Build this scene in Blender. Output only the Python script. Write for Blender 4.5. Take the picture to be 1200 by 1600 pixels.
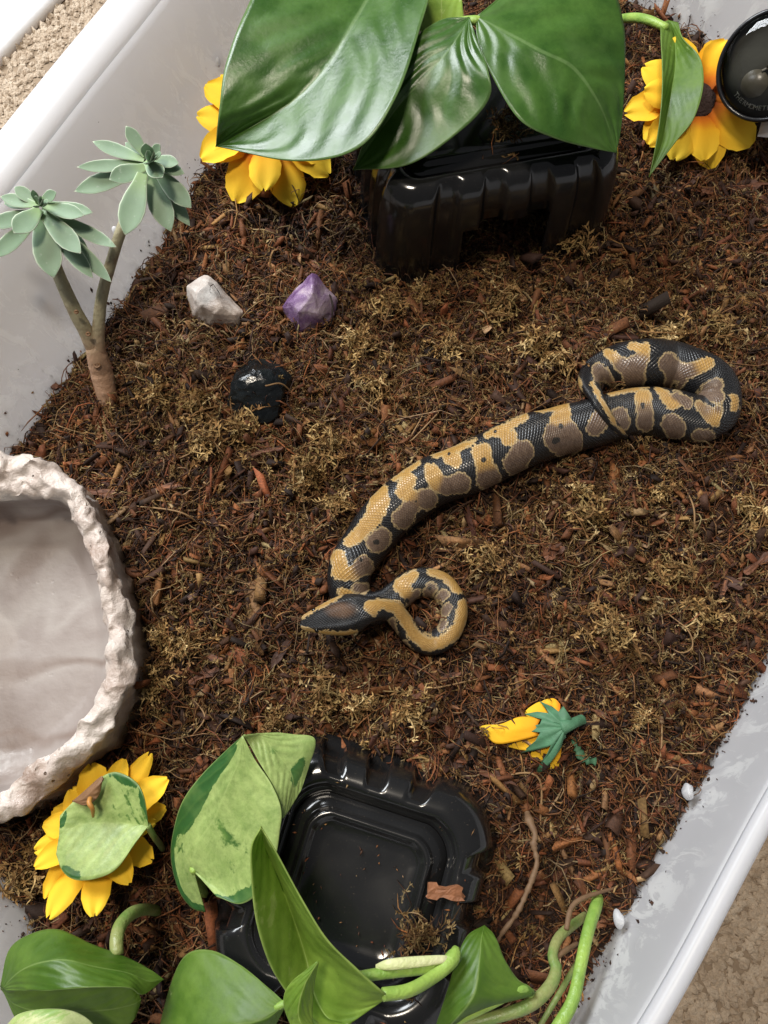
import bpy, bmesh, math, random
import numpy as np
from mathutils import Vector, Matrix, noise
rng = np.random.default_rng(7); random.seed(7)
for o in list(bpy.data.objects): bpy.data.objects.remove(o)
scn = bpy.context.scene; COL = scn.collection

# ---------------------------------------------------------------- camera
CAM_H, F, TILT = 0.40, 1209.0, math.radians(18)
cam = bpy.data.cameras.new('camera'); camo = bpy.data.objects.new('camera', cam); COL.objects.link(camo)
camo.location = (0, 0, CAM_H); camo.rotation_euler = (TILT, 0, 0)
cam.sensor_fit = 'VERTICAL'; cam.sensor_height = 24.0; cam.lens = 24.0*F/1600
cam.clip_start = 0.01; cam.clip_end = 50
scn.camera = camo
scn.render.resolution_x, scn.render.resolution_y = 768, 1024
# ---------------------------------------------------------------- light of the room
W = bpy.data.worlds.new('World'); scn.world = W; W.use_nodes = True
W.node_tree.nodes['Background'].inputs[0].default_value = (0.92, 0.95, 1.0, 1)
W.node_tree.nodes['Background'].inputs[1].default_value = 0.17
def area(name, loc, target, size, power, col):
    l = bpy.data.lights.new(name, 'AREA'); l.shape = 'RECTANGLE'; l.size, l.size_y = size; l.energy = power; l.color = col
    o = bpy.data.objects.new(name, l); COL.objects.link(o); o.location = loc
    o.rotation_euler = (Vector(target)-Vector(loc)).to_track_quat('-Z', 'Y').to_euler(); return o
area('window_light', (-0.75, 0.95, 1.05), (0, 0.2, 0), (0.75, 0.6), 44.0, (0.93, 0.97, 1.0))
area('ceiling_lamp', (-0.25, 0.30, 1.85), (0, 0.18, 0), (0.24, 0.24), 28.0, (1.0, 0.89, 0.74))
vs = scn.view_settings; vs.view_transform = 'Standard'; vs.look = 'None'; vs.exposure = -0.30; vs.gamma = 1

# ---------------------------------------------------------------- pixel of the photograph -> point at a known height
sT, cT = math.sin(TILT), math.cos(TILT)
def P(u, v, z=0.0):
    d = Vector((0, sT, -cT)) + Vector((1, 0, 0))*((u-600)/F) + Vector((0, cT, sT))*((800-v)/F)
    p = d*((CAM_H-z)/-d.z); p.z = z; return p
def depth(p): return p[1]*sT + (CAM_H-p[2])*cT
def mpp(u, v, z=0.0): return depth(P(u, v, z))/F
def pix(a):
    a = np.asarray(a, float); y, z = a[..., 1], a[..., 2]-CAM_H
    d = y*sT - z*cT; up = y*cT + z*sT
    return 600+F*a[..., 0]/d, 800-F*up/d

# ---------------------------------------------------------------- helpers
def link(o, parent=None):
    COL.objects.link(o)
    if parent is not None: o.parent = parent
    return o
def mesh_np(name, V, faces, mat=None, parent=None, smooth=False, col=None):
    """faces: (n,k) array or list of such arrays"""
    if not isinstance(faces, list): faces = [faces]
    elif not isinstance(faces[0], np.ndarray): faces = [np.array(faces)]
    faces = [np.asarray(f, np.int32) for f in faces if len(f)]
    me = bpy.data.meshes.new(name); V = np.asarray(V, np.float32)
    me.vertices.add(len(V)); me.vertices.foreach_set('co', V.ravel())
    loops = np.concatenate([f.ravel() for f in faces])
    tot = np.concatenate([np.full(len(f), f.shape[1], np.int32) for f in faces])
    me.loops.add(len(loops)); me.loops.foreach_set('vertex_index', loops)
    me.polygons.add(len(tot)); me.polygons.foreach_set('loop_start', np.concatenate([[0], np.cumsum(tot)[:-1]]).astype(np.int32))
    if smooth: me.polygons.foreach_set('use_smooth', np.ones(len(tot), bool))
    me.update(calc_edges=True); me.validate()
    if col is not None:
        c = np.ones((len(V), 4), np.float32); c[:, :3] = col
        a = me.color_attributes.new('Col', 'FLOAT_COLOR', 'POINT'); a.data.foreach_set('color', c.ravel())
    if mat: me.materials.append(mat)
    return link(bpy.data.objects.new(name, me), parent)
def attr(o, name, vals):
    a = o.data.attributes.new(name, 'FLOAT', 'POINT'); a.data.foreach_set('value', np.asarray(vals, np.float32))
def empty(name, loc):
    o = bpy.data.objects.new(name, None); o.location = loc; o.empty_display_size = 0.01; return link(o)
def tag(o, label=None, cat=None, group=None, kind=None):
    if label: o['label'] = label
    if cat: o['category'] = cat
    if group: o['group'] = group
    if kind: o['kind'] = kind
    return o
def keep(child, root):            # parent without moving the child (root only has a location)
    child.parent = root; child.location = Vector(child.location)-root.location; return child
def grid_faces(n, m, wrap_m=False, off=0):
    i = np.arange(n-1)[:, None]; j = np.arange(m if wrap_m else m-1)[None, :]; j2 = (j+1) % m
    return (np.stack([i*m+j, i*m+j2, (i+1)*m+j2, (i+1)*m+j], -1).reshape(-1, 4)+off)
def crom(pts, n, closed=False):
    """Catmull-Rom through pts (k,d), n samples evenly spaced in arc length of the first three columns"""
    p = np.asarray(pts, float)
    if closed: q = np.vstack([p[-1], p, p[0], p[1]]); k = len(p)
    else: q = np.vstack([2*p[0]-p[1], p, 2*p[-1]-p[-2]]); k = len(p)-1
    t = np.linspace(0, k, max(n*4, 400), endpoint=False) if closed else np.linspace(0, k-1e-9, max(n*4, 400))
    i = t.astype(int); f = (t-i)[:, None]
    a, b, c, d = q[i], q[i+1], q[i+2], q[i+3]
    r = 0.5*(2*b+(c-a)*f+(2*a-5*b+4*c-d)*f**2+(3*b-a-3*c+d)*f**3)
    rr = np.vstack([r, r[:1]]) if closed else r
    s = np.concatenate([[0], np.cumsum(np.linalg.norm(np.diff(rr[:, :3], axis=0), axis=1))])
    ss = np.linspace(0, s[-1], n, endpoint=not closed)
    return np.stack([np.interp(ss, s, rr[:, j]) for j in range(p.shape[1])], -1)
def tube(name, pts, mat, parent=None, sides=12, n=40, wob=0.0, flat=1.0):
    """pts rows: x y z r"""
    c = crom(pts, n); T = np.gradient(c[:, :3], axis=0); T /= np.linalg.norm(T, axis=1)[:, None]+1e-12
    S = np.cross(T, [0.13, 0.21, 0.97]); S /= np.linalg.norm(S, axis=1)[:, None]+1e-9
    U = np.cross(S, T); a = np.linspace(0, 2*np.pi, sides, endpoint=False)
    r = c[:, 3]*(1+wob*rng.normal(size=len(c)))
    V = c[:, None, :3]+r[:, None, None]*(np.cos(a)[None, :, None]*S[:, None]+flat*np.sin(a)[None, :, None]*U[:, None])
    V = V.reshape(-1, 3); m = sides
    fs = [grid_faces(n, m, True)]
    V = np.vstack([V, c[0, :3]-T[0]*r[0]*.4, c[-1, :3]+T[-1]*r[-1]*.4]); k = n*m; j = np.arange(m)
    fs.append(np.stack([np.full(m, k), (j+1) % m, j], -1)); fs.append(np.stack([np.full(m, k+1), (n-1)*m+j, (n-1)*m+(j+1) % m], -1))
    return mesh_np(name, V, fs, mat, parent, True)
def px_tube(name, rows, mat, parent=None, **k):   # rows: u v z radius_px
    return tube(name, [(*P(u, v, z), r*mpp(u, v, z)) for u, v, z, r in rows], mat, parent, **k)
def vnoise(V, scale, seed=0.0):
    return np.array([noise.noise(Vector((x*scale+seed, y*scale-seed, z*scale+2*seed))) for x, y, z in V])

# ---------------------------------------------------------------- materials
class NT:
    def __init__(s, name):
        s.m = bpy.data.materials.new(name); s.m.use_nodes = True; s.t = s.m.node_tree
        s.b = s.t.nodes['Principled BSDF']; s.out = s.t.nodes['Material Output']
    def n(s, typ, ins=None, **props):
        nd = s.t.nodes.new(typ)
        for k, v in props.items(): setattr(nd, k, v)
        for k, v in (ins or {}).items(): s.set(nd, k, v)
        return nd
    def set(s, nd, k, v):
        i = nd.inputs[k]
        if isinstance(v, bpy.types.NodeSocket): s.t.links.new(v, i)
        elif isinstance(v, bpy.types.Node): s.t.links.new(v.outputs[0], i)
        else:
            if isinstance(v, tuple) and len(v) == 3 and i.type == 'RGBA': v = (*v, 1)
            i.default_value = v
    def B(s, **k):
        for a, v in k.items(): s.set(s.b, a.replace('_', ' '), v)
    def noise(s, scale, detail=4, rough=.55, vec=None, dist=0.0):
        d = {'Scale': scale, 'Detail': detail, 'Roughness': rough, 'Distortion': dist}
        if vec is not None: d['Vector'] = vec
        return s.n('ShaderNodeTexNoise', d).outputs['Fac']
    def math(s, op, a, b=0.0, c=0.0, clamp=False):
        nd = s.n('ShaderNodeMath', operation=op, use_clamp=clamp)
        for i, v in enumerate((a, b, c)): s.set(nd, i, v)
        return nd.outputs[0]
    def step(s, x, lo, hi, a=0.0, b=1.0):
        return s.n('ShaderNodeMapRange', {'Value': x, 'From Min': lo, 'From Max': hi, 'To Min': a, 'To Max': b}, interpolation_type='SMOOTHSTEP').outputs[0]
    def mix(s, f, a, b):
        nd = s.n('ShaderNodeMix', data_type='RGBA'); s.set(nd, 0, f); s.set(nd, 6, a); s.set(nd, 7, b); return nd.outputs[2]
    def mixs(s, f, a, b):
        nd = s.n('ShaderNodeMixShader'); s.set(nd, 0, f); s.set(nd, 1, a); s.set(nd, 2, b); return nd.outputs[0]
    def obj(s): return s.n('ShaderNodeTexCoord').outputs['Object']
    def geo(s): return s.n('ShaderNodeNewGeometry').outputs['Position']
    def at(s, name, fac=True): return s.n('ShaderNodeAttribute', attribute_name=name).outputs['Fac' if fac else 'Color']
    def bump(s, h, strength=.5, dist=.001, normal=None):
        d = {'Height': h, 'Strength': strength, 'Distance': dist}
        if normal is not None: d['Normal'] = normal
        return s.n('ShaderNodeBump', d).outputs[0]
    def ramp(s, f, stops):
        nd = s.n('ShaderNodeValToRGB', {'Fac': f}); e = nd.color_ramp.elements
        while len(e) < len(stops): e.new(.5)
        for x, (p, c) in zip(e, stops): x.position = p; x.color = (*c, 1)
        return nd.outputs[0]
    def surf(s, sh): s.t.links.new(sh, s.out.inputs['Surface'])

def m_soil():
    k = NT('coconut_soil'); n = k.noise(160, 6, .7, k.geo()); n2 = k.noise(35, 3, .5, k.geo())
    k.B(Base_Color=k.ramp(n, [(.3, (.006, .003, .002)), (.55, (.03, .014, .008)), (.8, (.075, .035, .018))]), Roughness=.85, Normal=k.bump(k.math('ADD', n, n2), 1, .004)); return k.m
def m_litter(name, rough=.75, spec=.3):
    k = NT(name); c = k.at('Col', False); n = k.noise(900, 3, .6, k.geo())
    k.B(Base_Color=k.mix(k.step(n, .35, .7, .0, .5), c, (.016, .007, .004)), Roughness=rough, Specular_IOR_Level=spec, Normal=k.bump(n, .5, .0006)); return k.m
def m_bark():
    k = NT('bark'); r = k.n('ShaderNodeObjectInfo').outputs['Random']; o = k.obj()
    st = k.n('ShaderNodeMapping', {'Vector': o, 'Scale': (90., 700., 700.)}).outputs[0]
    n = k.noise(1, 5, .6, st); c = k.ramp(r, [(0, (.055, .022, .012)), (.3, (.11, .040, .018)), (.65, (.19, .068, .027)), (.92, (.30, .115, .042)), (1, (.28, .16, .07))])
    k.B(Base_Color=k.mix(k.step(n, .35, .62, .0, .75), c, (.035, .014, .009)), Roughness=.7, Normal=k.bump(n, .8, .0012)); return k.m
def m_twig(name, a, b):
    k = NT(name); n = k.noise(400, 4, .6, k.geo()); k.B(Base_Color=k.mix(n, a, b), Roughness=.7, Normal=k.bump(n, .4, .0005)); return k.m
def m_tub():
    k = NT('frosted_plastic'); g = k.geo(); n = k.noise(14, 4, .6, g)
    st = k.n('ShaderNodeMapping', {'Vector': g, 'Scale': (1., 1., .35)}).outputs[0]
    sm = k.noise(85, 6, .7, st, .8); smear = k.math('MULTIPLY', k.step(sm, .48, .56), k.step(n, .36, .56))
    zz = k.n('ShaderNodeSeparateXYZ', {'Vector': g}).outputs[2]
    smear = k.math('MULTIPLY', smear, k.step(zz, .075, .02))
    k.B(Base_Color=k.mix(smear, (.78, .78, .80), (.92, .92, .91)), Roughness=k.step(smear, 0, 1, .32, .7), Specular_IOR_Level=.45,
        Normal=k.bump(k.math('ADD', k.math('MULTIPLY', smear, .6), k.math('MULTIPLY', n, .5)), .25, .0012))
    tl = k.n('ShaderNodeBsdfTranslucent', {'Color': (.93, .94, .97)}); tp = k.n('ShaderNodeBsdfTransparent', {'Color': (.95, .95, .95)})
    a = k.mixs(.54, k.b.outputs[0], tl.outputs[0]); k.surf(k.mixs(k.step(smear, 0, 1, .16, .04), a, tp.outputs[0])); return k.m
def m_black():
    k = NT('black_plastic'); g = k.obj(); n = k.noise(22, 3, .5, g); d = k.noise(1500, 2, .5, g)
    k.B(Base_Color=k.mix(k.step(d, .68, .78), (.010, .010, .0105), (.07, .055, .04)), Roughness=k.step(n, .3, .7, .10, .24), Specular_IOR_Level=.55,
        Normal=k.bump(n, .25, .0012)); return k.m
def m_rockbowl():
    k = NT('painted_resin_rock'); g = k.geo(); n = k.noise(28, 5, .6, g, .4); f = k.noise(150, 5, .65, g); v = k.n('ShaderNodeTexVoronoi', {'Vector': g, 'Scale': 230.}).outputs['Distance']
    p2 = k.noise(120, 2, .5, g); pit = k.math('MULTIPLY', k.step(v, .22, .12), k.step(p2, .58, .66))
    base = k.ramp(n, [(.30, (.22, .15, .115)), (.42, (.38, .295, .25)), (.52, (.51, .435, .39)), (.68, (.62, .56, .51))])
    base = k.mix(k.step(f, .52, .72, 0, .6), base, (.70, .65, .59)); base = k.mix(k.step(k.noise(75, 4, .7, g), .55, .72, 0, .6), base, (.27, .18, .13)); base = k.mix(pit, base, (.10, .055, .03))
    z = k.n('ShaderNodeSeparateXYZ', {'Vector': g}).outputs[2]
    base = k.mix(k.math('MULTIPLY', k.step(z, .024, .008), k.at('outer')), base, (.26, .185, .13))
    fl = k.ramp(k.noise(11, 2, .4, g, 1.5), [(.33, (.18, .14, .125)), (.45, (.29, .25, .24)), (.54, (.38, .345, .335)), (.62, (.31, .27, .26)), (.75, (.38, .345, .335))])  # marbled inside of the bowl, its colour darkened for shadow and water
    ln = k.math('ABSOLUTE', k.math('SUBTRACT', k.noise(9, 3, .45, g, 1.2), .5))
    fl = k.mix(k.step(ln, .045, .0, 0, .75), fl, (.20, .15, .13)); base = k.mix(k.at('inner'), base, fl)
    k.B(Base_Color=base, Roughness=k.step(f, .3, .7, .28, .5), Specular_IOR_Level=.5, Normal=k.bump(k.math('ADD', f, k.math('MULTIPLY', pit, -1.5)), k.step(k.at('inner'), 0, 1, .8, .12), .0022)); return k.m
def m_water():
    k = NT('water'); g = k.geo(); n = k.noise(30, 2, .4, g); nm = k.bump(n, .15, .001)
    fr = k.n('ShaderNodeFresnel', {'IOR': 1.33, 'Normal': nm}); gl = k.n('ShaderNodeBsdfGlossy', {'Roughness': .02, 'Normal': nm}); tp = k.n('ShaderNodeBsdfTransparent', {'Color': (.93, .92, .90)})
    k.surf(k.mixs(fr.outputs[0], tp.outputs[0], gl.outputs[0])); return k.m
def m_leaf(name, dark, light, pale, vari, tl=.22, rough=.28, specks=.0, rim=0.0):
    """vari: how much of the blade is pale (0..1)"""
    k = NT(name); t, s = k.at('lt'), k.at('ls'); g = k.geo(); sa = k.math('ABSOLUTE', s)
    cv = k.n('ShaderNodeCombineXYZ', {0: k.math('MULTIPLY', k.math('SUBTRACT', t, k.math('MULTIPLY', sa, .38)), 14.), 1: k.math('MULTIPLY', s, 1.1), 2: k.at('lid')}).outputs[0]
    st = k.noise(1.0, 4, .55, cv, .3); n = k.noise(45, 4, .55, g)
    ph = k.math('ADD', k.math('MULTIPLY', k.math('SUBTRACT', t, k.math('MULTIPLY', sa, .42)), 46.), k.math('MULTIPLY', n, 9.))
    vein = k.math('SINE', ph)
    c = k.mix(k.step(n, .3, .7), dark, light)
    c = k.mix(k.step(st, .55, .75, 0, .45), c, light)
    if vari > 0:
        vm = k.math('ADD', k.math('MULTIPLY', k.noise(38, 5, .72, g), .8), k.math('MULTIPLY', st, .30))
        lo = .80-vari*.5
        c = k.mix(k.step(vm, lo, lo+.06), c, k.mix(k.step(k.noise(95, 8, .78, g, .5), .36, .66), pale, tuple(a*.45+b*.38 for a, b in zip(pale, light))))
        if rim: c = k.mix(k.math('MULTIPLY', k.step(k.math('ADD', sa, k.math('MULTIPLY', k.noise(32, 2, .5, g), 1.1)), 1.42, 1.45), rim), c, dark)
    c = k.mix(k.step(k.math('ADD', k.at('dk'), k.math('MULTIPLY', k.math('SUBTRACT', k.noise(85, 7, .75, g, .4), .5), 1.15)), .47, .53), c, k.mix(n, dark, tuple(x*1.6 for x in dark)))
    c = k.mix(k.step(sa, .035, .012, 0, .5), c, pale)
    c = k.mix(k.step(sa, .965, .99, 0, .55), c, pale)
    c = k.mix(k.math('MULTIPLY', k.step(vein, .55, 1., 0, .12), 1.), c, light)
    c = k.mix(k.step(k.noise(330, 6, .8, g), .35, .75, 0, .30), c, tuple(x*.55 for x in dark))
    c = k.mix(k.step(k.noise(28, 4, .6, g), .5, .72, 0, .35), c, tuple(a*.6+b*.4 for a, b in zip(light, pale)))
    if specks: c = k.mix(k.step(k.noise(170, 3, .6, g), .70, .74, 0, specks), c, (.05, .028, .01))
    h = k.math('ADD', k.math('MULTIPLY', vein, .22), k.math('MULTIPLY', k.noise(260, 6, .75, g), .55))
    k.B(Base_Color=c, Roughness=k.step(n, .25, .75, rough*.8, rough*1.35), Specular_IOR_Level=.5, Normal=k.bump(h, .32, .0009))
    tr = k.n('ShaderNodeBsdfTranslucent', {'Color': k.mix(.35, c, (.45, .75, .08))})
    k.surf(k.mixs(tl, k.b.outputs[0], tr.outputs[0])); return k.m
def m_stem(name, a, b, rough=.4):
    k = NT(name); n = k.noise(60, 4, .6, k.geo()); n2 = k.noise(600, 2, .5, k.geo()); n3 = k.noise(130, 5, .7, k.geo()); k.B(Base_Color=k.mix(k.step(n3, .58, .72, 0, .5), k.mix(k.step(n, .35, .65), a, b), (.12, .09, .035)), Roughness=k.step(n3, .3, .7, rough*.9, rough*1.5), Normal=k.bump(k.math('ADD', n3, n2), .45, .0009), Subsurface_Weight=.08, Subsurface_Radius=(.002, .003, .001)); return k.m
def m_sstem():
    k = NT('succulent_stem'); g = k.geo(); n = k.noise(90, 5, .65, g); f = k.noise(420, 4, .65, g); z = k.n('ShaderNodeSeparateXYZ', {'Vector': g}).outputs[2]
    c = k.mix(k.step(k.math('ADD', z, k.math('MULTIPLY', n, .02)), .030, .055), (.38, .23, .145), (.32, .29, .185))
    c = k.mix(k.step(n, .52, .68, 0, .6), c, (.15, .09, .055)); c = k.mix(k.step(f, .62, .72, 0, .6), c, (.42, .36, .26))
    k.B(Base_Color=c, Roughness=.6, Normal=k.bump(k.math('ADD', n, k.math('MULTIPLY', f, .6)), .7, .0012)); return k.m
def m_petal():
    k = NT('yellow_fabric'); t = k.at('lt'); n = k.noise(220, 3, .6, k.geo()); r = k.noise(45, 2, .5, k.geo())
    c = k.ramp(k.math('ADD', t, k.math('MULTIPLY', k.math('SUBTRACT', r, .5), .35)), [(.10, (.34, .055, .008)), (.33, (.72, .20, .012)), (.55, (.90, .48, .022)), (1, (.93, .62, .045))])
    w = k.n('ShaderNodeTexWave', {'Vector': k.geo(), 'Scale': 900.}).outputs['Fac']
    c = k.mix(k.step(k.noise(130, 4, .7, k.geo()), .70, .78, 0, .5), c, (.20, .09, .02))
    k.B(Base_Color=c, Roughness=.72, Specular_IOR_Level=.2, Normal=k.bump(k.math('ADD', n, k.math('MULTIPLY', w, .2)), .3, .0006))
    tr = k.n('ShaderNodeBsdfTranslucent', {'Color': c}); k.surf(k.mixs(.18, k.b.outputs[0], tr.outputs[0])); return k.m
def m_simple(name, col, rough=.5, var=.3, scale=120, bump=.3, **kw):
    k = NT(name); n = k.noise(scale, 4, .6, k.geo()); k.B(Base_Color=k.mix(n, tuple(c*(1-var) for c in col), tuple(min(1, c*(1+var)) for c in col)), Roughness=rough, Normal=k.bump(n, bump, .001), **kw); return k.m
def m_succ():
    k = NT('succulent_leaf'); t, s = k.at('lt'), k.at('ls'); n = k.noise(55, 4, .6, k.geo()); sa = k.math('ABSOLUTE', s)
    c = k.mix(n, (.12, .195, .12), (.25, .355, .235)); c = k.mix(k.step(t, .45, .0, 0, .55), c, (.27, .40, .14))
    e = k.math('MAXIMUM', k.step(sa, .86, .97), k.step(t, .955, .99))
    c = k.mix(k.math('MULTIPLY', e, .75), c, (.56, .62, .49)); c = k.mix(k.step(k.noise(350, 3, .6, k.geo()), .62, .72, 0, .4), c, (.40, .46, .38))
    k.B(Base_Color=c, Roughness=.55, Specular_IOR_Level=.35, Normal=k.bump(n, .2, .001), Subsurface_Weight=.15, Subsurface_Radius=(.002, .004, .0015)); return k.m
def m_snake():
    k = NT('snake_skin'); pat, gold, spot, u, v, bel = (k.at(a) for a in ('pat', 'gold', 'spot', 'su', 'sv', 'belly'))
    a = k.math('ADD', u, v); b = k.math('SUBTRACT', u, v)
    fa = k.math('ABSOLUTE', k.math('SUBTRACT', k.math('FRACT', a), .5)); fb = k.math('ABSOLUTE', k.math('SUBTRACT', k.math('FRACT', b), .5))
    edge = k.math('MAXIMUM', fa, fb)                       # 0 centre of a scale .. 0.5 its edge
    cell = k.n('ShaderNodeTexWhiteNoise', {'Vector': k.n('ShaderNodeCombineXYZ', {0: k.math('FLOOR', a), 1: k.math('FLOOR', b)}).outputs[0]}, noise_dimensions='2D').outputs[0]
    pj = k.math('ADD', pat, k.math('MULTIPLY', k.math('SUBTRACT', cell, .5), 3.0))
    n = k.noise(60, 3, .5, k.geo())
    gc = k.mix(k.math('ADD', k.math('MULTIPLY', cell, .6), k.math('MULTIPLY', n, .4)), (.31, .17, .042), (.46, .275, .085))
    bc = k.mix(cell, (.105, .066, .045), (.165, .11, .075))
    blot = k.mix(k.step(gold, .25, .75), bc, gc)
    blot = k.mix(k.step(pj, 3.6, 1.2, 0, .7), blot, (.46, .34, .17))     # pale border
    black = k.mix(cell, (.006, .006, .007), (.013, .013, .0145))
    c = k.mix(k.step(pj, -.9, .9), black, blot); c = k.mix(k.step(k.math('ADD', spot, k.math('MULTIPLY', cell, 1.5)), .3, 1.6), c, (.022, .018, .014))
    c = k.mix(k.at('headp'), c, k.mix(k.noise(240, 3, .6, k.geo()), (.030, .020, .014), (.15, .075, .038)))
    c = k.mix(k.step(bel, .2, .8), c, (.46, .42, .34))
    c = k.mix(k.step(edge, .37, .5, 0, .45), c, k.mix(.25, (.006, .005, .004), c))
    k.B(Base_Color=c, Roughness=k.step(edge, .25, .5, .25, .42), Specular_IOR_Level=.5, Normal=k.bump(k.step(edge, .2, .5, 1, 0), .5, .0005)); return k.m
def m_carpet():
    k = NT('tan_carpet'); g = k.geo(); n = k.noise(90, 5, .65, g); n2 = k.noise(500, 3, .6, g)
    k.B(Base_Color=k.ramp(n, [(.3, (.36, .27, .19)), (.55, (.52, .42, .32)), (.75, (.62, .52, .41))]), Roughness=.95, Normal=k.bump(k.math('ADD', n, n2), .8, .004)); return k.m
def m_crystal(name, a, b, cc, rough, trans=.0, sss=.2):
    k = NT(name); g = k.geo(); n = k.noise(70, 5, .6, g, .6); n2 = k.noise(260, 4, .6, g)
    c = k.ramp(n, [(.32, a), (.5, b), (.68, cc)])
    k.B(Base_Color=c, Roughness=k.step(n2, .3, .7, rough*.6, rough*1.5), Normal=k.bump(n2, .35, .0012), Subsurface_Weight=sss, Subsurface_Radius=(.004, .004, .004), Transmission_Weight=trans); return k.m
M = {}
M['soil'] = m_soil(); M['litter'] = m_litter('litter'); M['moss'] = m_litter('dry_moss', .85, .2); M['bark'] = m_bark()
M['twig'] = m_twig('dry_twig', (.20, .12, .06), (.09, .045, .022)); M['fibre'] = m_twig('fibre', (.30, .19, .08), (.16, .075, .03))
M['tub'] = m_tub(); M['black'] = m_black(); M['bowl'] = m_rockbowl(); M['water'] = m_water()
M['leaf'] = m_leaf('pothos_green', (.028, .082, .012), (.062, .145, .021), (.17, .27, .10), 0.0, .16, .30)
M['leaf_lime'] = m_leaf('pothos_lime', (.15, .27, .03), (.30, .45, .065), (.46, .57, .18), .34, .38, .48, specks=.75)
M['leaf_vari'] = m_leaf('pothos_variegated', (.025, .095, .02), (.20, .35, .07), (.44, .56, .19), .80, .25, .42)
M['leaf_mid'] = m_leaf('pothos_mid_green', (.055, .128, .011), (.125, .225, .024), (.26, .37, .11), .24, .26, .45)
M['leaf_pale'] = m_leaf('pothos_pale', (.25, .42, .10), (.45, .55, .20), (.62, .66, .34), .75, .25, .48)
M['stem'] = m_stem('green_stem', (.17, .30, .05), (.28, .42, .08)); M['sheath'] = m_stem('pale_sheath', (.50, .55, .25), (.62, .62, .36)); M['stem2'] = m_stem('olive_stem', (.13, .22, .05), (.24, .26, .09))
M['petal'] = m_petal(); M['disc'] = m_simple('flower_disc', (.035, .016, .012), .8, .8, 900, 1.)
M['calyx'] = m_simple('green_fabric', (.06, .165, .085), .65, .5, 200, .4); M['dry'] = m_simple('dried_leaf', (.17, .085, .035), .6, .4, 150, .4); M['dry_orange'] = m_simple('dried_curl', (.42, .19, .04), .5, .2)
M['succ'] = m_succ(); M['sstem'] = m_sstem()
M['bark_red'] = m_simple('bark_red', (.22, .085, .035), .65, .5, 350, .8)
M['snake'] = m_snake(); M['eye'] = m_simple('eye_black', (.006, .005, .004), .08, .1)
M['carpet'] = m_carpet(); M['carpet_base'] = m_simple('carpet_backing_shaded', (.24, .18, .125), .95, .4, 200, .6); M['white'] = m_simple('white_paint', (.80, .80, .82), .5, .02)  # backing darkened further: shade between the carpet tufts put into its colour
M['quartz'] = m_crystal('quartz', (.42, .33, .27), (.56, .48, .42), (.66, .61, .55), .40); M['amethyst'] = m_crystal('amethyst', (.085, .035, .12), (.22, .14, .26), (.46, .38, .44), .25)
M['obsidian'] = m_crystal('black_glassy_stone', (.004, .005, .006), (.007, .009, .0105), (.014, .018, .02), .20, 0, 0)
M['gauge'] = m_simple('gauge_black', (.012, .012, .014), .22, .1); M['face'] = m_simple('gauge_face', (.035, .034, .026), .35, .6, 60); M['print'] = m_simple('white_print', (.75, .72, .62), .5, .05); M['grey'] = m_simple('gauge_grey', (.13, .12, .09), .3, .1); M['pin'] = m_simple('metal_pin', (.6, .6, .6), .25, .1, Metallic=1.)
def m_glass():
    k = NT('clear_lens'); fr = k.n('ShaderNodeFresnel', {'IOR': 1.45}); gl = k.n('ShaderNodeBsdfGlossy', {'Roughness': .03}); tp = k.n('ShaderNodeBsdfTransparent', {'Color': (.95, .95, .95)})
    k.surf(k.mixs(fr.outputs[0], tp.outputs[0], gl.outputs[0])); return k.m
M['glass'] = m_glass()

# ---------------------------------------------------------------- the floor of the room and the wall behind
FLOOR = -0.045
g = np.linspace(-2.5, 2.5, 2)
fl = mesh_np('floor', [(-2.5, -2.0, FLOOR), (2.5, -2.0, FLOOR), (2.5, 3.0, FLOOR), (-2.5, 3.0, FLOOR)], [[0, 1, 2, 3]], M['carpet_base']); tag(fl, kind='structure')

# ---------------------------------------------------------------- soil outline (soil against the tub), smooth closed curve
OUT = [(-.207, .165), (-.158, .262), (-.108, .362), (-.045, .475), (.045, .545), (.135, .535), (.203, .470), (.250, .385), (.288, .290), (.272, .180), (.198, .052),
       (.145, -.022), (.088, -.098), (.020, -.165), (-.065, -.178), (-.128, -.122), (-.162, -.075), (-.186, -.040), (-.222, .030), (-.228, .100)]
RING = crom(np.array([(*p, 0) for p in OUT]), 240, True)
def ring_normals(R):
    T = np.roll(R, -1, 0)-np.roll(R, 1, 0); N_ = np.stack([T[:, 1], -T[:, 0], 0*T[:, 0]], -1); N_ /= np.linalg.norm(N_, axis=1)[:, None]
    c = R.mean(0); s = np.sign(((R-c)*N_).sum(1).sum()); return N_*s
RN = ring_normals(RING)
def inside(x, y, poly=RING[:, :2]):
    x = np.asarray(x)[:, None]; y = np.asarray(y)[:, None]
    x1, y1 = poly[:, 0], poly[:, 1]; x2, y2 = np.roll(x1, -1), np.roll(y1, -1)
    c = ((y1 > y) != (y2 > y)) & (x < (x2-x1)*(y-y1)/(y2-y1+1e-12)+x1); return c.sum(1) % 2 == 1
WV = [(rng.uniform(15, 60), rng.uniform(0, 6.28), rng.uniform(0, 6.28)) for _ in range(14)]+[(rng.uniform(130, 330), rng.uniform(0, 6.28), rng.uniform(0, 6.28)) for _ in range(10)]
FLAT = []; PIT = P(862, 1395)
for u, v, r in ((168, 615, .035), (336, 470, .02), (482, 478, .02), (404, 606, .022), (870, 1140, .03), (1075, 1236, .03), (968, 1437, .03), (600, 430, .05), (800, 410, .05)):
    q = P(u, v); q.z = r; FLAT.append(q)
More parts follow.
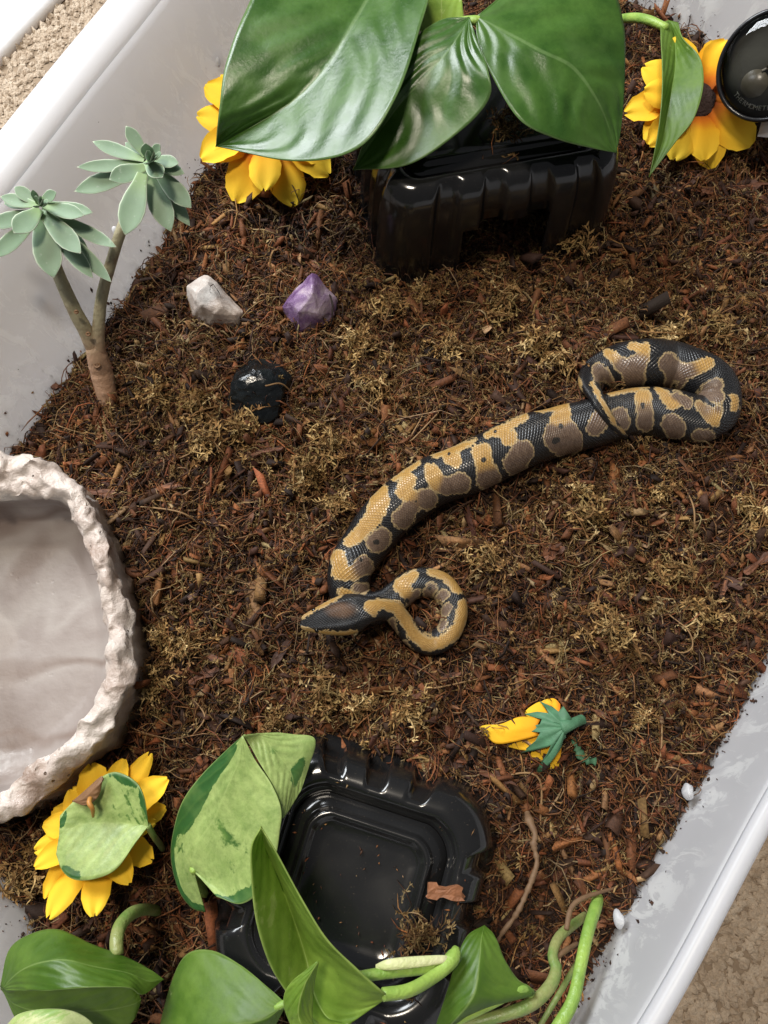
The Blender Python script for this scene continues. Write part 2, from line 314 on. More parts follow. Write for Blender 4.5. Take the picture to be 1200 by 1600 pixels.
def soil_z(x, y):
    x = np.asarray(x, float); y = np.asarray(y, float); z = 0*x
    for k, a, p in WV: z = z+np.sin(k*(x*math.cos(a)+y*math.sin(a))+p)*((.0075/(k/15))/3.2 if k < 100 else .00085)
    for q in FLAT: z = z*(1-.9*np.exp(-((x-q.x)**2+(y-q.y)**2)/q.z**2))
    z = z-.013*np.exp(-(((x-PIT.x)/.026)**2+((y-PIT.y)/.036)**2))
    z = z*1.0 + .008*np.exp(-(((x+.19)/.05)**2+((y+.03)/.05)**2))          # heap by the near corner
    return z
# ---------------------------------------------------------------- footprints to keep free of litter
def rect_poly(c, rot, w, d):
    r = Matrix.Rotation(rot, 3, 'Z'); return np.array([tuple((Vector(c)+r @ Vector((sx*w/2, sy*d/2, 0)))[:2]) for sx, sy in ((-1, -1), (1, -1), (1, 1), (-1, 1))])
# hides: (centre, rotation, width, depth, height)
HT_L, HT_R = P(594, 452), P(950, 388)
ht_rot = math.atan2(HT_R.y-HT_L.y, HT_R.x-HT_L.x); ht_w = (HT_R-HT_L).length; ht_d = .125; ht_h = .068
HT_C = (HT_L+HT_R)/2+Matrix.Rotation(ht_rot, 3, 'Z') @ Vector((0, ht_d/2, 0))
hb_h = .036; HB_A, HB_B = P(426, 1140, hb_h), P(806, 1236, hb_h); hb_rot = math.atan2(HB_B.y-HB_A.y, HB_B.x-HB_A.x)-math.radians(3.5); hb_w = (HB_B-HB_A).length; hb_d = .112
HB_C = (HB_A+HB_B)/2+Matrix.Rotation(hb_rot, 3, 'Z') @ Vector((0, -hb_d/2, 0)); HB_C.z = 0
BOWL_O = [(30, 707), (80, 722), (130, 760), (155, 812), (178, 870), (194, 930), (208, 1000), (206, 1060), (188, 1110), (160, 1158), (112, 1202), (60, 1252), (0, 1282), (-70, 1296), (-160, 1270), (-225, 1180), (-250, 1020), (-235, 860), (-170, 760), (-60, 712)]
BOWL_I = [(30, 772), (70, 770), (100, 788), (125, 835), (143, 880), (157, 930), (163, 1000), (158, 1060), (140, 1105), (110, 1142), (75, 1175), (40, 1205), (0, 1235), (-60, 1245), (-130, 1220), (-178, 1150), (-200, 1020), (-188, 880), (-140, 800), (-50, 774)]
BOWL_Z = .038
bo = crom(np.array([tuple(P(u, v, BOWL_Z-.004)) for u, v in BOWL_O]), 420, True); bi = crom(np.array([tuple(P(u, v, BOWL_Z-.003)) for u, v in BOWL_I]), 420, True)
HOLES = [rect_poly(HT_C+Matrix.Rotation(ht_rot, 3, 'Z') @ Vector((0, .035, 0)), ht_rot, ht_w-.012, ht_d-.075), rect_poly(HB_C, hb_rot, hb_w-.004, hb_d-.004), bo[:, :2]]

n = 150; gx = np.linspace(-.26, .31, n); gy = np.linspace(-.20, .57, int(n*1.35)); X, Y = np.meshgrid(gx, gy)
ins = inside(X.ravel(), Y.ravel()).reshape(X.shape)
Z = soil_z(X, Y); V = np.stack([X, Y, Z], -1).reshape(-1, 3); V[:, 2] += .0016*vnoise(V, 220)+.002*vnoise(V, 90)
V[inside(V[:, 0], V[:, 1], bo[:, :2]), 2] = -.02
# the sheet goes a little beyond the soil's edge, into the tub wall
f = grid_faces(len(gy), n); cen = V[f].mean(1)
dmin = np.min(np.hypot(cen[:, None, 0]-RING[None, ::3, 0], cen[:, None, 1]-RING[None, ::3, 1]), 1)
f = f[inside(cen[:, 0], cen[:, 1]) | (dmin < .003)]
soil = mesh_np('soil', V, f, M['soil'], None, True); tag(soil, kind='structure')

# ---------------------------------------------------------------- tub
RIM = .077
TAPER = .019-.021*(RN @ np.array([.87, -.5, 0]))
def ring_at(off, z): r = RING+RN*off+RN*(TAPER*max(z, 0)/RIM)[:, None]; r = r.copy(); r[:, 2] = z; return r
tub = empty('storage_tub', (0.03, 0.18, FLOOR)); tag(tub, 'translucent white plastic storage tub holding the soil, plants and snake', 'tub')
prof = [(-.02, FLOOR+.003), (-.008, FLOOR+.004), (-.004, FLOOR+.008), (0, 0), (0, .03), (0, .06), (0, RIM-.008), (.0002, RIM-.004)]
V = np.vstack([ring_at(o, z) for o, z in prof])
cb = np.array([[.03, .18, FLOOR+.003]]); nb = len(V); j = np.arange(240)
o = mesh_np('wall', np.vstack([V, cb]), [grid_faces(len(prof), 240, True), np.stack([np.full(240, nb), (j+1) % 240, j], -1)], M['tub'], None, True); keep(o, tub)
o.modifiers.new('t', 'SOLIDIFY').thickness = .0014
rim_at = lambda a, z: ring_at(0, z)+RN*(.0002+(a-.0028)*(1-.5*(RN @ np.array([.87, -.5, 0]))))[:, None]
rp = [(.0028, RIM-.0040), (.0031, RIM-.0022), (.0040, RIM-.0004), (.006, RIM+.0008), (.0145, RIM+.0012), (.017, RIM), (.018, RIM-.004), (.0183, RIM-.011)]
o = mesh_np('rim', np.vstack([rim_at(a, z) for a, z in rp]), grid_faces(len(rp), 240, True), M['tub'], None, True); keep(o, tub); o.modifiers.new('t', 'SOLIDIFY').thickness = .0014
def bead(u, v, z, r):            # burrs of melted plastic round the air holes
    p = P(u, v, z); bm = bmesh.new(); bmesh.ops.create_icosphere(bm, subdivisions=3, radius=r*mpp(u, v, z))
    for w in bm.verts:
        w.co += w.co*.45*noise.noise(w.co*200+Vector((u, v, 0))); w.co.z *= 1.1; w.co.x *= .62; w.co *= .9
    me = bpy.data.meshes.new('melted_bead'); bm.to_mesh(me); bm.free(); me.polygons.foreach_set('use_smooth', np.ones(len(me.polygons), bool)); me.materials.append(M['tub'])
    o = link(bpy.data.objects.new('melted_bead', me)); o.location = p; keep(o, tub)
BEADS = [(1075, 1236, .012, 14), (968, 1437, .012, 15), (338, 98, .03, 11), (62, 468, .03, 12), (180, 360, .04, 8)]
for b in BEADS: bead(*b)

# ---------------------------------------------------------------- white slab beyond the tub, added flat so the window light whitens it
a, b = P(0, 108, FLOOR), P(103, 0, FLOOR); d = (b-a).normalized(); nrm = Vector((-d.y, d.x, 0))
a -= d*.6; b += d*.6; q = [a, b, b+nrm*.02, a+nrm*.02]
pf = [(0, 0), (.001, .006), (.006, .009), (.5, .009), (.5, 0)]
V = np.array([tuple(e+nrm*x+Vector((0, 0, z+.001))) for e in (a, b) for x, z in pf]); m = len(pf)
fs = [np.array([[i, (i+1) % m, m+(i+1) % m, m+i] for i in range(m)]), np.array([list(range(m-1, -1, -1)), list(range(m, 2*m))])]
o = mesh_np('added_white_slab', V, fs, M['white']); tag(o, 'flat white slab added outside the tub to catch the window light', 'mat')

# carpet pile where the floor shows
def pile(cu, cv, ru, rv, cnt):
    u = rng.uniform(cu-ru, cu+ru, cnt); v = rng.uniform(cv-rv, cv+rv, cnt); pts = np.array([P(a, b, FLOOR) for a, b in zip(u, v)])
    keepm = ~inside(pts[:, 0], pts[:, 1], (RING+RN*.02)[:, :2]); return pts[keepm]
pts = np.vstack([pile(1130, 1450, 170, 260, 2600), pile(60, 60, 220, 220, 5500)])
oc = np.array([(1, 0, 0), (-1, 0, 0), (0, 1, 0), (0, -1, 0), (0, 0, 1), (.7, .7, .2), (-.7, .7, .2), (-.7, -.7, .2), (.7, -.7, .2)], float)
of = np.array([(4, 0, 5), (4, 5, 2), (4, 2, 6), (4, 6, 1), (4, 1, 7), (4, 7, 3), (4, 3, 8), (4, 8, 0)])
sc = rng.uniform(.5, 1, (len(pts), 1, 1))*np.array([.0040, .0026, .0050]); ang = rng.uniform(0, 3.14, len(pts))
L = oc[None]*sc*rng.uniform(.7, 1.3, (len(pts), 9, 1)); ca, sa = np.cos(ang)[:, None], np.sin(ang)[:, None]
V = np.stack([L[..., 0]*ca-L[..., 1]*sa, L[..., 0]*sa+L[..., 1]*ca, L[..., 2]], -1)+pts[:, None]
FF = (of[None]+9*np.arange(len(pts))[:, None, None]).reshape(-1, 3)
o = mesh_np('carpet_pile', V.reshape(-1, 3), FF, M['carpet'], None, True); tag(o, 'short tan carpet pile around the tub', 'carpet', kind='stuff')

# ---------------------------------------------------------------- litter
def scatter(cnt, edge=.0):
    x = rng.uniform(-.24, .30, cnt*2); y = rng.uniform(-.19, .56, cnt*2)
    # only what the picture (and a step aside) can see, denser where it is closer
    k = inside(x, y, (RING-RN*(.002+edge))[:, :2])
    u, v = pix(np.stack([x, y, 0*x], -1)); k &= (u > -120) & (u < 1320) & (v > -130) & (v < 1740)
    for h in HOLES: k &= ~inside(x, y, h)
    k &= rng.uniform(0, 1, len(x)) < np.clip(1.15-.9*np.clip(y-.1, 0, 1), .5, 1)
    return np.stack([x, y, soil_z(x, y)], -1)[k]
def mossy(p):     # where dry moss mixes into the husk
    q = np.zeros(len(p))
    u, v = pix(p)
    for cu, cv, r in ((490, 730, 120), (600, 560, 170), (820, 480, 230), (950, 790, 170), (740, 880, 70), (540, 1100, 110), (300, 1010, 120), (1080, 520, 150), (430, 1130, 90), (1000, 960, 150), (240, 620, 130), (860, 800, 90)): q = np.maximum(q, np.exp(-((u-cu)**2+(v-cv)**2)/r**2))
    return q
PAL = .78*np.array([(.024, .012, .008), (.045, .020, .012), (.075, .032, .018), (.17, .060, .022), (.28, .10, .033), (.33, .17, .062), (.40, .27, .13)])
def damp(p):
    q = np.array([noise.noise(Vector((x*26, y*26, 3.)))+.6*noise.noise(Vector((x*75, y*75, 9.))) for x, y in p[:, :2]]); return np.clip(.55+.75*q, 0, 1.1)
def pal(n, w, jit=.25, at=None):
    c = PAL[rng.choice(len(PAL), n, p=np.array(w)/sum(w))]
    if at is not None: c = c*(.62+.62*damp(at))[:, None]
    return c*rng.uniform(1-jit, 1+jit, (n, 1))*rng.uniform(.9, 1.1, (n, 3))
def rots(n, tilt):
    a = rng.uniform(0, 2*np.pi, n); b = rng.normal(0, tilt, n); c = rng.normal(0, tilt, n); z = np.zeros(n); o = np.ones(n)
    Rz = np.stack([np.cos(a), -np.sin(a), z, np.sin(a), np.cos(a), z, z, z, o], -1).reshape(n, 3, 3)
    Ry = np.stack([np.cos(b), z, np.sin(b), z, o, z, -np.sin(b), z, np.cos(b)], -1).reshape(n, 3, 3)
    Rx = np.stack([o, z, z, z, np.cos(c), -np.sin(c), z, np.sin(c), np.cos(c)], -1).reshape(n, 3, 3)
    return Rz @ Ry @ Rx
def stuffmesh(name, V, F_, C, mat):
    o = mesh_np(name, V, F_, mat, soil, False, C); tag(o, kind='stuff'); return o
# crumbs
p = scatter(30000); N = len(p); b8 = np.array([(1, 0, 0), (-1, 0, 0), (0, 1, 0), (0, -1, 0), (0, 0, 1), (0, 0, -1)], float); f8 = np.array([(0, 2, 4), (2, 1, 4), (1, 3, 4), (3, 0, 4), (2, 0, 5), (1, 2, 5), (3, 1, 5), (0, 3, 5)])
L = b8[None]*rng.uniform(.5, 1.4, (N, 6, 1))*np.exp(rng.normal(-.1, .45, (N, 1, 1)))*np.array([.0013, .0010, .0008])
V = np.einsum('nij,nkj->nki', rots(N, .7), L)+p[:, None]+np.array([0, 0, .0006])
C = np.repeat(pal(N, [5, 5, 4, 2, .8, .3, .2], at=p), 6, 0); stuffmesh('soil_crumbs', V.reshape(-1, 3), (f8[None]+6*np.arange(N)[:, None, None]).reshape(-1, 3), C, M['litter'])
# small chips
p = scatter(9500); N = len(p); bx = np.array([(x, y, z) for z in (-1, 1) for y in (-1, 1) for x in (-1, 1)], float)
fb = np.array([(0, 2, 3, 1), (4, 5, 7, 6), (0, 1, 5, 4), (2, 6, 7, 3), (0, 4, 6, 2), (1, 3, 7, 5)])
sz = np.exp(rng.normal(0, .42, (N, 1, 1)))*np.array([.0042, .0011, .0006])*np.stack([rng.uniform(.6, 1.5, N), rng.uniform(.5, 1.3, N), rng.uniform(.6, 1.5, N)], -1)[:, None]
L = bx[None]*sz*rng.uniform(.45, 1.1, (N, 8, 1)); V = np.einsum('nij,nkj->nki', rots(N, .62), L)+p[:, None]+np.array([0, 0, .0012])+rng.gamma(1.2, .0011, (N, 1, 1))*np.array([0, 0, 1])
C = np.repeat(pal(N, [2, 3, 4, 5, 4, 2.0, 1.0], at=p), 8, 0); stuffmesh('husk_chips', V.reshape(-1, 3), (fb[None]+8*np.arange(N)[:, None, None]).reshape(-1, 4), C, M['litter'])
# fibres
def fibres(p, ln, rad, curl, lift, K=6):
    N = len(p); a = rng.uniform(0, 2*np.pi, N); kap = rng.normal(0, curl, N); t = np.linspace(-.5, .5, K)
    th = a[:, None]+kap[:, None]*t[None]+rng.normal(0, .18, (N, K)); st = ln[:, None]/(K-1)
    x = np.cumsum(np.cos(th)*st, 1); y = np.cumsum(np.sin(th)*st, 1); x -= x.mean(1, keepdims=True); y -= y.mean(1, keepdims=True)
    z = lift[:, None]*(1-(2*t[None])**2)+rng.normal(0, .3, (N, 1))*lift[:, None]*t[None]*2+rng.normal(0, .0003, (N, K))
    X = p[:, None, 0]+x; Y_ = p[:, None, 1]+y; Zb = soil_z(X, Y_); c = np.stack([X, Y_, Zb+.0008+z], -1)
    side = np.stack([-np.sin(th), np.cos(th), 0*th], -1); up = np.array([0, 0, 1.]); r = rad[:, None]*np.array([.5]+[1.]*(K-2)+[.35])[None]
    off = [side, -.5*side+.87*up, -.5*side-.87*up]
    V = np.stack([c+r[..., None]*o for o in off], 2)      # N,K,3,3
    i = np.arange(K-1)[:, None]; s = np.arange(3)[None]; s2 = (s+1) % 3
    q = np.stack([i*3+s, i*3+s2, (i+1)*3+s2, (i+1)*3+s], -1).reshape(-1, 4)
    return V.reshape(-1, 3), (q[None]+3*K*np.arange(N)[:, None, None]).reshape(-1, 4)
p = scatter(44000); N = len(p); V, Fq = fibres(p, np.exp(rng.normal(math.log(.0125), .5, N)), np.exp(rng.normal(math.log(.00025), .4, N)), 1.3, rng.gamma(1.6, .0019, N))
stuffmesh('husk_fibres', V, Fq, np.repeat(pal(N, [1.5, 2.5, 3.5, 4.5, 4, 3, 2.6], at=p), 18, 0), M['litter'])
# crumbs clinging to the tub wall above the soil
i_ = rng.integers(0, 240, 1500); z_ = rng.exponential(.0055, 1500)+.001; q_ = RING[i_]+RN[i_]*(-.0006+TAPER[i_]*z_/RIM)[:, None]; q_[:, :2] += rng.normal(0, .0012, (1500, 1))*np.stack([-RN[i_, 1], RN[i_, 0]], -1); q_[:, 2] = soil_z(q_[:, 0], q_[:, 1])*.6+z_
L = b8[None]*rng.uniform(.5, 1.4, (1500, 6, 1))*np.exp(rng.normal(-.7, .45, (1500, 1, 1)))*np.array([.0013, .0008, .0006])
stuffmesh('clinging_crumbs', (np.einsum('nij,nkj->nki', rots(1500, .9), L)+q_[:, None]).reshape(-1, 3), (f8[None]+6*np.arange(1500)[:, None, None]).reshape(-1, 3), np.repeat(pal(1500, [3, 4, 4, 2, 1, .5, .3]), 6, 0), M['litter'])
# moss strands: a crooked spine with short flat leaflets
def moss(p, rs=1.0):
    N = len(p); ln = np.exp(rng.normal(math.log(.0100*rs), .35, N)); K = 5
    V1, F1 = fibres(p, ln, np.full(N, .00030*rs), 1.8, rng.gamma(2.0, .0017*rs, N), K); sp = V1.reshape(N, K, 3, 3).mean(2)
    base = np.array([(.24, .145, .055), (.32, .215, .09), (.16, .085, .032), (.40, .29, .14), (.20, .135, .05)])
    cc = base[rng.choice(5, N, p=[.35, .2, .25, .08, .12])]*rng.uniform(.7, 1.2, (N, 1))
    J = 16; tt = rng.uniform(0, K-1.001, (N, J)); i0 = tt.astype(int); fr = (tt-i0)[..., None]; n_ = np.arange(N)[:, None]
    b = sp[n_, i0]*(1-fr)+sp[n_, i0+1]*fr; tan = sp[n_, i0+1]-sp[n_, i0]; tan /= np.linalg.norm(tan, axis=-1, keepdims=True)
    d = rng.normal(0, 1, (N, J, 3)); d[..., 2] = np.abs(d[..., 2])*.7; d = d/np.linalg.norm(d, axis=-1, keepdims=True)+tan*.9; d /= np.linalg.norm(d, axis=-1, keepdims=True)
    l = rng.uniform(.0012, .0031, (N, J, 1))*rs; w = np.cross(d, rng.normal(0, 1, (N, J, 3))); w /= np.linalg.norm(w, axis=-1, keepdims=True)
    ww = .00040*rs
    V2 = np.stack([b-w*ww*.5, b+d*l*.5-w*ww, b+d*l, b+d*l*.5+w*ww], 2).reshape(-1, 3); F2 = np.arange(N*J*4).reshape(-1, 4)
    return np.vstack([V1, V2]), np.vstack([F1, F2+len(V1)]), np.vstack([np.repeat(cc*.8, 3*K, 0), np.repeat(cc, J*4, 0)])
p = scatter(42000); p = p[rng.uniform(0, 1, len(p)) < .075+.36*mossy(p)**1.2]
V, Fq, C = moss(p); stuffmesh('dry_moss_strands', V, Fq, C, M['moss'])

# pieces one can pick out: larger bark chips, twigs and moss tufts, parts of the soil
def chip_mesh(i):
    r = np.random.default_rng(100+i); nx, ny = 7, 4
    bm = bmesh.new(); top, bot = [], []
    wid = r.uniform(.3, 1.1, nx)*np.sin(np.linspace(.35, 2.8, nx))**.35; sk = r.normal(0, .25)
    for k, z0 in ((top, .5), (bot, -.5)):
        for a in range(nx):
            row = []
            for b in range(ny):
                x = -1+2*a/(nx-1)+r.normal(0, .10)+sk*(b/(ny-1)-.5); y = (-1+2*b/(ny-1))*wid[a]+r.normal(0, .07); z = z0*r.uniform(.6, 1.2)+.25*math.sin(a*.9+i)
                row.append(bm.verts.new((x*.0050, y*.0019, z*.0013)))
            k.append(row)
    for a in range(nx-1):
        for b in range(ny-1):
            bm.faces.new((top[a][b], top[a+1][b], top[a+1][b+1], top[a][b+1])); bm.faces.new((bot[a][b], bot[a][b+1], bot[a+1][b+1], bot[a+1][b]))
    for a in range(nx-1):
        bm.faces.new((top[a][0], bot[a][0], bot[a+1][0], top[a+1][0])); bm.faces.new((top[a][-1], top[a+1][-1], bot[a+1][-1], bot[a][-1]))
    for b in range(ny-1):
        bm.faces.new((top[0][b], top[0][b+1], bot[0][b+1], bot[0][b])); bm.faces.new((top[-1][b], bot[-1][b], bot[-1][b+1], top[-1][b+1]))
    me = bpy.data.meshes.new('bark_chip'); bm.to_mesh(me); bm.free(); me.materials.append(M['bark']); return me
CH = [chip_mesh(i) for i in range(9)]
def put_chip(x, y, z, s, rz, tilt=.3, mesh=None, parent=soil):
    o = bpy.data.objects.new('bark_chip', mesh or random.choice(CH)); o.location = (x, y, z); o.scale = (s*random.uniform(.8, 1.25), s*random.uniform(.6, 1.3), s)
    o.rotation_euler = (random.gauss(0, tilt), random.gauss(0, tilt), rz); return link(o, parent)
for q in scatter(900)[:190]:
    put_chip(q[0], q[1], q[2]+.0026, math.exp(random.gauss(-.10, .34)), random.uniform(0, 6.28))
for u, v, s, a in ((73, 600, 1.5, -.4), (1165, 292, 2.6, .1), (1110, 300, 1.7, .25), (440, 1020, 1.3, 1.0), (860, 870, 1.3, .6), (1128, 925, 1.1, 1.2), (965, 830, 1.2, .9), (270, 770, 1.2, .1), (775, 1215, 1.5, -.3), (660, 1085, 1.2, .4), (690, 433, 1.0, .4), (490, 418, 1.1, -.7), (420, 710, 1.3, .2), (1185, 880, 2.0, .6), (930, 1115, 1.2, -.5), (700, 1060, 1.2, .3)):
    q = P(u, v); put_chip(q.x, q.y, float(soil_z(q.x, q.y))+.004, s, a, .12)
def twig_px(rows, name='fibre', mat=None, r=1.3):
    o = px_tube(name, [(u, v, float(soil_z(*P(u, v)[:2]))+z, r*k) for u, v, z, k in rows], mat or M['fibre'], soil, sides=6, n=24); return o
for rows in ([(508, 520, .004, 1.5), (560, 537, .006, 1.1), (628, 556, .003, .7)], [(415, 603, .019, 1), (440, 600, .014, 1), (462, 620, .003, .8)], [(960, 1352-300, .004, .8), (990, 1015, .005, 1.3), (998, 1000, .004, .8)],
             [(985, 1020, .004, .8), (1010, 1022, .006, 1.2), (1022, 1035, .004, .7)], [(995, 888, .003, .7), (1030, 887, .005, 1), (1055, 886, .003, .7)], [(1045, 960, .004, .7), (1075, 985, .009, .9), (1082, 1010, .009, .9), (1065, 1020, .008, .9), (1040, 1008, .004, .7)],
             [(1070, 760, .003, .8), (1085, 800, .006, 1.2), (1080, 860, .003, .7)], [(270, 720, .004, .9), (330, 700, .007, 1.2), (360, 730, .003, .7)], [(205, 790, .004, .8), (280, 800, .008, 1.2), (320, 825, .003, .7)], [(660, 650, .003, .8), (640, 690, .006, 1.1), (690, 640, .003, .8)],
             [(460, 940, .004, 1.1), (480, 925, .005, 1.2), (495, 918, .003, .7)], [(720, 1230, .003, .8), (835, 1210, .004, 1.4), (845, 1290, .004, 1.2)], [(745, 1145, .003, .7), (800, 1125, .004, 1.2), (930, 1128, .004, .8)], [(540, 600, .003, .8), (590, 640, .007, 1.1), (650, 655, .003, .6)],
             [(300, 1150, .003, .7), (320, 1120, .006, 1.1), (300, 1090, .003, .7)], [(1000, 1240, .003, .8), (1030, 1190, .005, 1.3), (1035, 1120, .004, .9)], [(620, 1080, .003, .7), (680, 1075, .006, 1.2), (750, 1060, .003, .7)], [(150, 640, .003, 1), (165, 670, .004, 1.3), (160, 690, .003, .8)]):
    twig_px(rows)
for q in scatter(600)[:70]:
    a = random.uniform(0, 6.28); l = random.uniform(.012, .026); pts = []
    for t in (-.5, -.2, .15, .5):
        a2 = a+t*random.uniform(-.9, .9); x, y = q[0]+math.cos(a2)*l*t, q[1]+math.sin(a2)*l*t
        pts.append((x, y, float(soil_z(x, y))+.0025+.004*(1-4*t*t)*random.random(), random.uniform(.00022, .0004)))
    tube('fibre', pts, M['fibre'], soil, sides=5, n=14)
def tuft_mesh(i):
    n_ = 26; a = rng.uniform(0, 6.28, n_); r = np.abs(rng.normal(0, .006, n_)); q = np.stack([r*np.cos(a), r*np.sin(a), 0*a], -1)
    V, Fq, C = moss(q, 1.25); V[:, 2] -= np.min(V[:, 2]); V[:, 2] *= 1.3
    o = mesh_np('moss_tuft', V, Fq, M['moss'], soil, False, C*1.6); return o
TU = [tuft_mesh(i) for i in range(4)]
spots = [(490, 735), (515, 700), (530, 790), (895, 775), (915, 810), (755, 880), (470, 760), (560, 1105), (430, 1125), (610, 490), (655, 470), (1040, 545), (1120, 520), (1030, 770), (560, 545), (250, 625), (310, 640), (330, 700), (265, 1000), (300, 1010), (890, 395), (700, 560), (830, 560), (1170, 800), (1040, 900), (940, 985), (1090, 960), (585, 610), (60, 1330), (40, 1370), (245, 1075), (860, 640-60), (780, 500), (960, 460), (640, 1110), (1000, 1120), (505, 1090), (375, 680)]
for i, (u, v) in enumerate(spots):
    o = TU[i] if i < 4 else link(TU[i % 4].copy(), soil)
    q = P(u, v); o.location = (q.x, q.y, float(soil_z(q.x, q.y))); o.rotation_euler = (0, 0, i*1.7); s = random.uniform(.7, 1.3); o.scale = (s, s, s*.8)

# ---------------------------------------------------------------- black plastic hides
def rect_ring(w, d, ch, ns=64, nc=10, rr=.45):
    """rounded, slightly chamfered rectangle, sampled side by side: returns points, side index, fraction along side"""
    pts, side, fr = [], [], []
    cs = [(1, -1), (1, 1), (-1, 1), (-1, -1)]
    segs = [((-w/2+ch, -d/2), (w/2-ch, -d/2)), ((w/2, -d/2+ch), (w/2, d/2-ch)), ((w/2-ch, d/2), (-w/2+ch, d/2)), ((-w/2, d/2-ch), (-w/2, -d/2+ch))]
    for k in range(4):
        a, b = np.array(segs[k][0]), np.array(segs[k][1])
        for i in range(ns): t = i/(ns-1); pts.append(a+(b-a)*t); side.append(k); fr.append(t)
        c = np.array(segs[(k+1) % 4][0]); corner = np.array([cs[k][0]*w/2, cs[k][1]*d/2])
        for i in range(1, nc+1):
            t = i/(nc+1); q = (1-t)**2*b+2*t*(1-t)*corner+t*t*c; l = b+(c-b)*t; pts.append(q*(1-rr)+l*rr); side.append(4+k); fr.append(t)
    return np.array(pts), np.array(side), np.array(fr)
def sm(x, a, b): t = np.clip((x-a)/(b-a), 0, 1); return t*t*(3-2*t)
def hide(name, c, rot, w, d, h, label, door=None, nrib=4, amp=.0035, sink=.004, ch=.016):
    root = empty(name, c); root.rotation_euler = (0, 0, rot); tag(root, label, 'reptile hide', 'black plastic hides')
    prof = [(-.003, -sink, 0), (-.0028, .0, .0), (-.001, .003, .5), (0, .006, 1), (.001, .35*h, 1), (.0022, .6*h, 1), (.0035, .76*h, 1), (.005, .86*h, 1), (.0065, .92*h, 1), (.0085, .965*h, .9), (.0108, .99*h, .6), (.013, h, .25), (.0152, h+.0002, .0), (.0172, h-.0004, 0), (.0184, h-.0022, 0), (.0195, h-.0040, 0), (.0212, h-.0042, 0)]
    def build(prof, door=None):
        V, meta = [], None
        for ins, z, rf in prof:
            p, sd, fr = rect_ring(w-2*ins, d-2*ins, max(ch-.45*ins, .004))
            nrm = np.zeros_like(p); 
            for k, q in enumerate(((0, -1), (1, 0), (0, 1), (-1, 0))): nrm[sd == k] = q
            wv = (fr*nrib) % 1.0
            rec = sm(wv, .46, .56)*(1-sm(wv, .90, 1.0))*(sd < 4)*sm(fr, .0, .02)
            p = p-nrm*(rec*amp*rf)[:, None]
            zz = z-rec*rf*.0012*(z > .8*h)
            V.append(np.column_stack([p, zz*np.ones(len(p))])); meta = (sd, fr)
        m = len(V[0]); Fq = grid_faces(len(prof), m, True)
        if door:
            sd, fr = meta; f0, f1, zt = door; row = Fq[:, 0]//m; colm = Fq[:, 0] % m
            lim = np.where((fr[colm] > f0+.10) | (fr[colm] > f1), zt, zt*.8)
            zc = np.array([q[1] for q in prof])[row+1]
            cut = (sd[colm] == 0) & (fr[colm] > f0) & (fr[colm] < f1) & (zc <= lim)
            Fq = Fq[~cut]
        return np.vstack(V), Fq, m
    # more rows on the wall so that the doorway has a clean edge
    pr = prof[:4]+[(0.001*k/6, .006+(.35*h-.006)*k/7, 1) for k in range(1, 7)]+prof[4:5]+[(.0012+.0008*k/4, .35*h+.25*h*k/5, 1) for k in range(1, 5)]+prof[5:]
    V, Fq, m = build(pr, door); o = mesh_np('shell', V, Fq, M['black'], root, True); s = o.modifiers.new('t', 'SOLIDIFY'); s.thickness = .0012
    # the lid: a stepped panel inside the raised border
    pl = [(.0214, h-.0041, 0), (.0262, h-.0040, 0), (.0270, h-.0034, 0), (.0278, h-.0016, 0), (.0290, h-.0010, 0), (.0303, h-.0016, 0), (.0315, h-.0040, 0), (.0335, h-.0050, 0), (.037, h-.0052, 0)]
    V, Fq, m = build(pl); k = len(V); last = (len(pl)-1)*m; V = np.vstack([V, [[0, 0, h-.0056]]]); j = np.arange(m)
    o = mesh_np('top_panel', V, [Fq, np.stack([last+j, last+(j+1) % m, np.full(m, k)], -1)], M['black'], root, True); s = o.modifiers.new('t', 'SOLIDIFY'); s.thickness = .0012
    return root
hide('reptile_hide', HT_C, ht_rot, ht_w, ht_d, ht_h, 'glossy black plastic hide with arched doorway under the large glossy pothos leaves', door=(.27, .74, .050))
hide('reptile_hide', HB_C, hb_rot, hb_w, hb_d, hb_h, 'black plastic hide with stepped lid, soil crumbs and a bark chip on top', nrib=3, amp=.0042, ch=.021)
# crumbs of soil that fell on the lids
def lid_crumbs(c, rot, w, d, h, cnt, name, label):
    r = Matrix.Rotation(rot, 3, 'Z'); VV, FF_, CC = [], [], []
    for i in range(cnt):
        x, y = random.uniform(-.46, .46)*w, random.uniform(-.46, .46)*d; e = max(abs(x)/w, abs(y)/d); ins = (.5-e)*min(w, d)
        z = h if ins > .011 and ins < .017 else h-.0040 if ins > .0195 and ins < .026 else h-.0046
        if ins < .012: continue
        q = Vector(c)+r @ Vector((x, y, 0)); s = math.exp(random.gauss(-.75, .4))*.0013
        R = rots(1, .6)[0]; v = (b8*rng.uniform(.4, 1.5, (6, 1))*np.array([s*random.uniform(1, 2.2), s*.5, s*.4])) @ R.T+np.array([q.x, q.y, z+.0003]); FF_.append(f8+6*len(VV)); VV.append(v); CC.append(np.repeat(pal(1, [1, 1, 2, 3, 4, 4, 3]), 6, 0))
    o = mesh_np(name, np.vstack(VV), np.vstack(FF_), M['litter'], None, False, np.vstack(CC)*1.3); tag(o, label, 'soil crumbs', kind='stuff')
lid_crumbs(HB_C, hb_rot, hb_w, hb_d, hb_h, 130, 'soil_crumbs', 'scattered soil crumbs on the lid of the stepped black hide')
lid_crumbs(HT_C, ht_rot, ht_w, ht_d, ht_h, 60, 'soil_crumbs', 'scattered soil crumbs on the black hide under the glossy leaves')
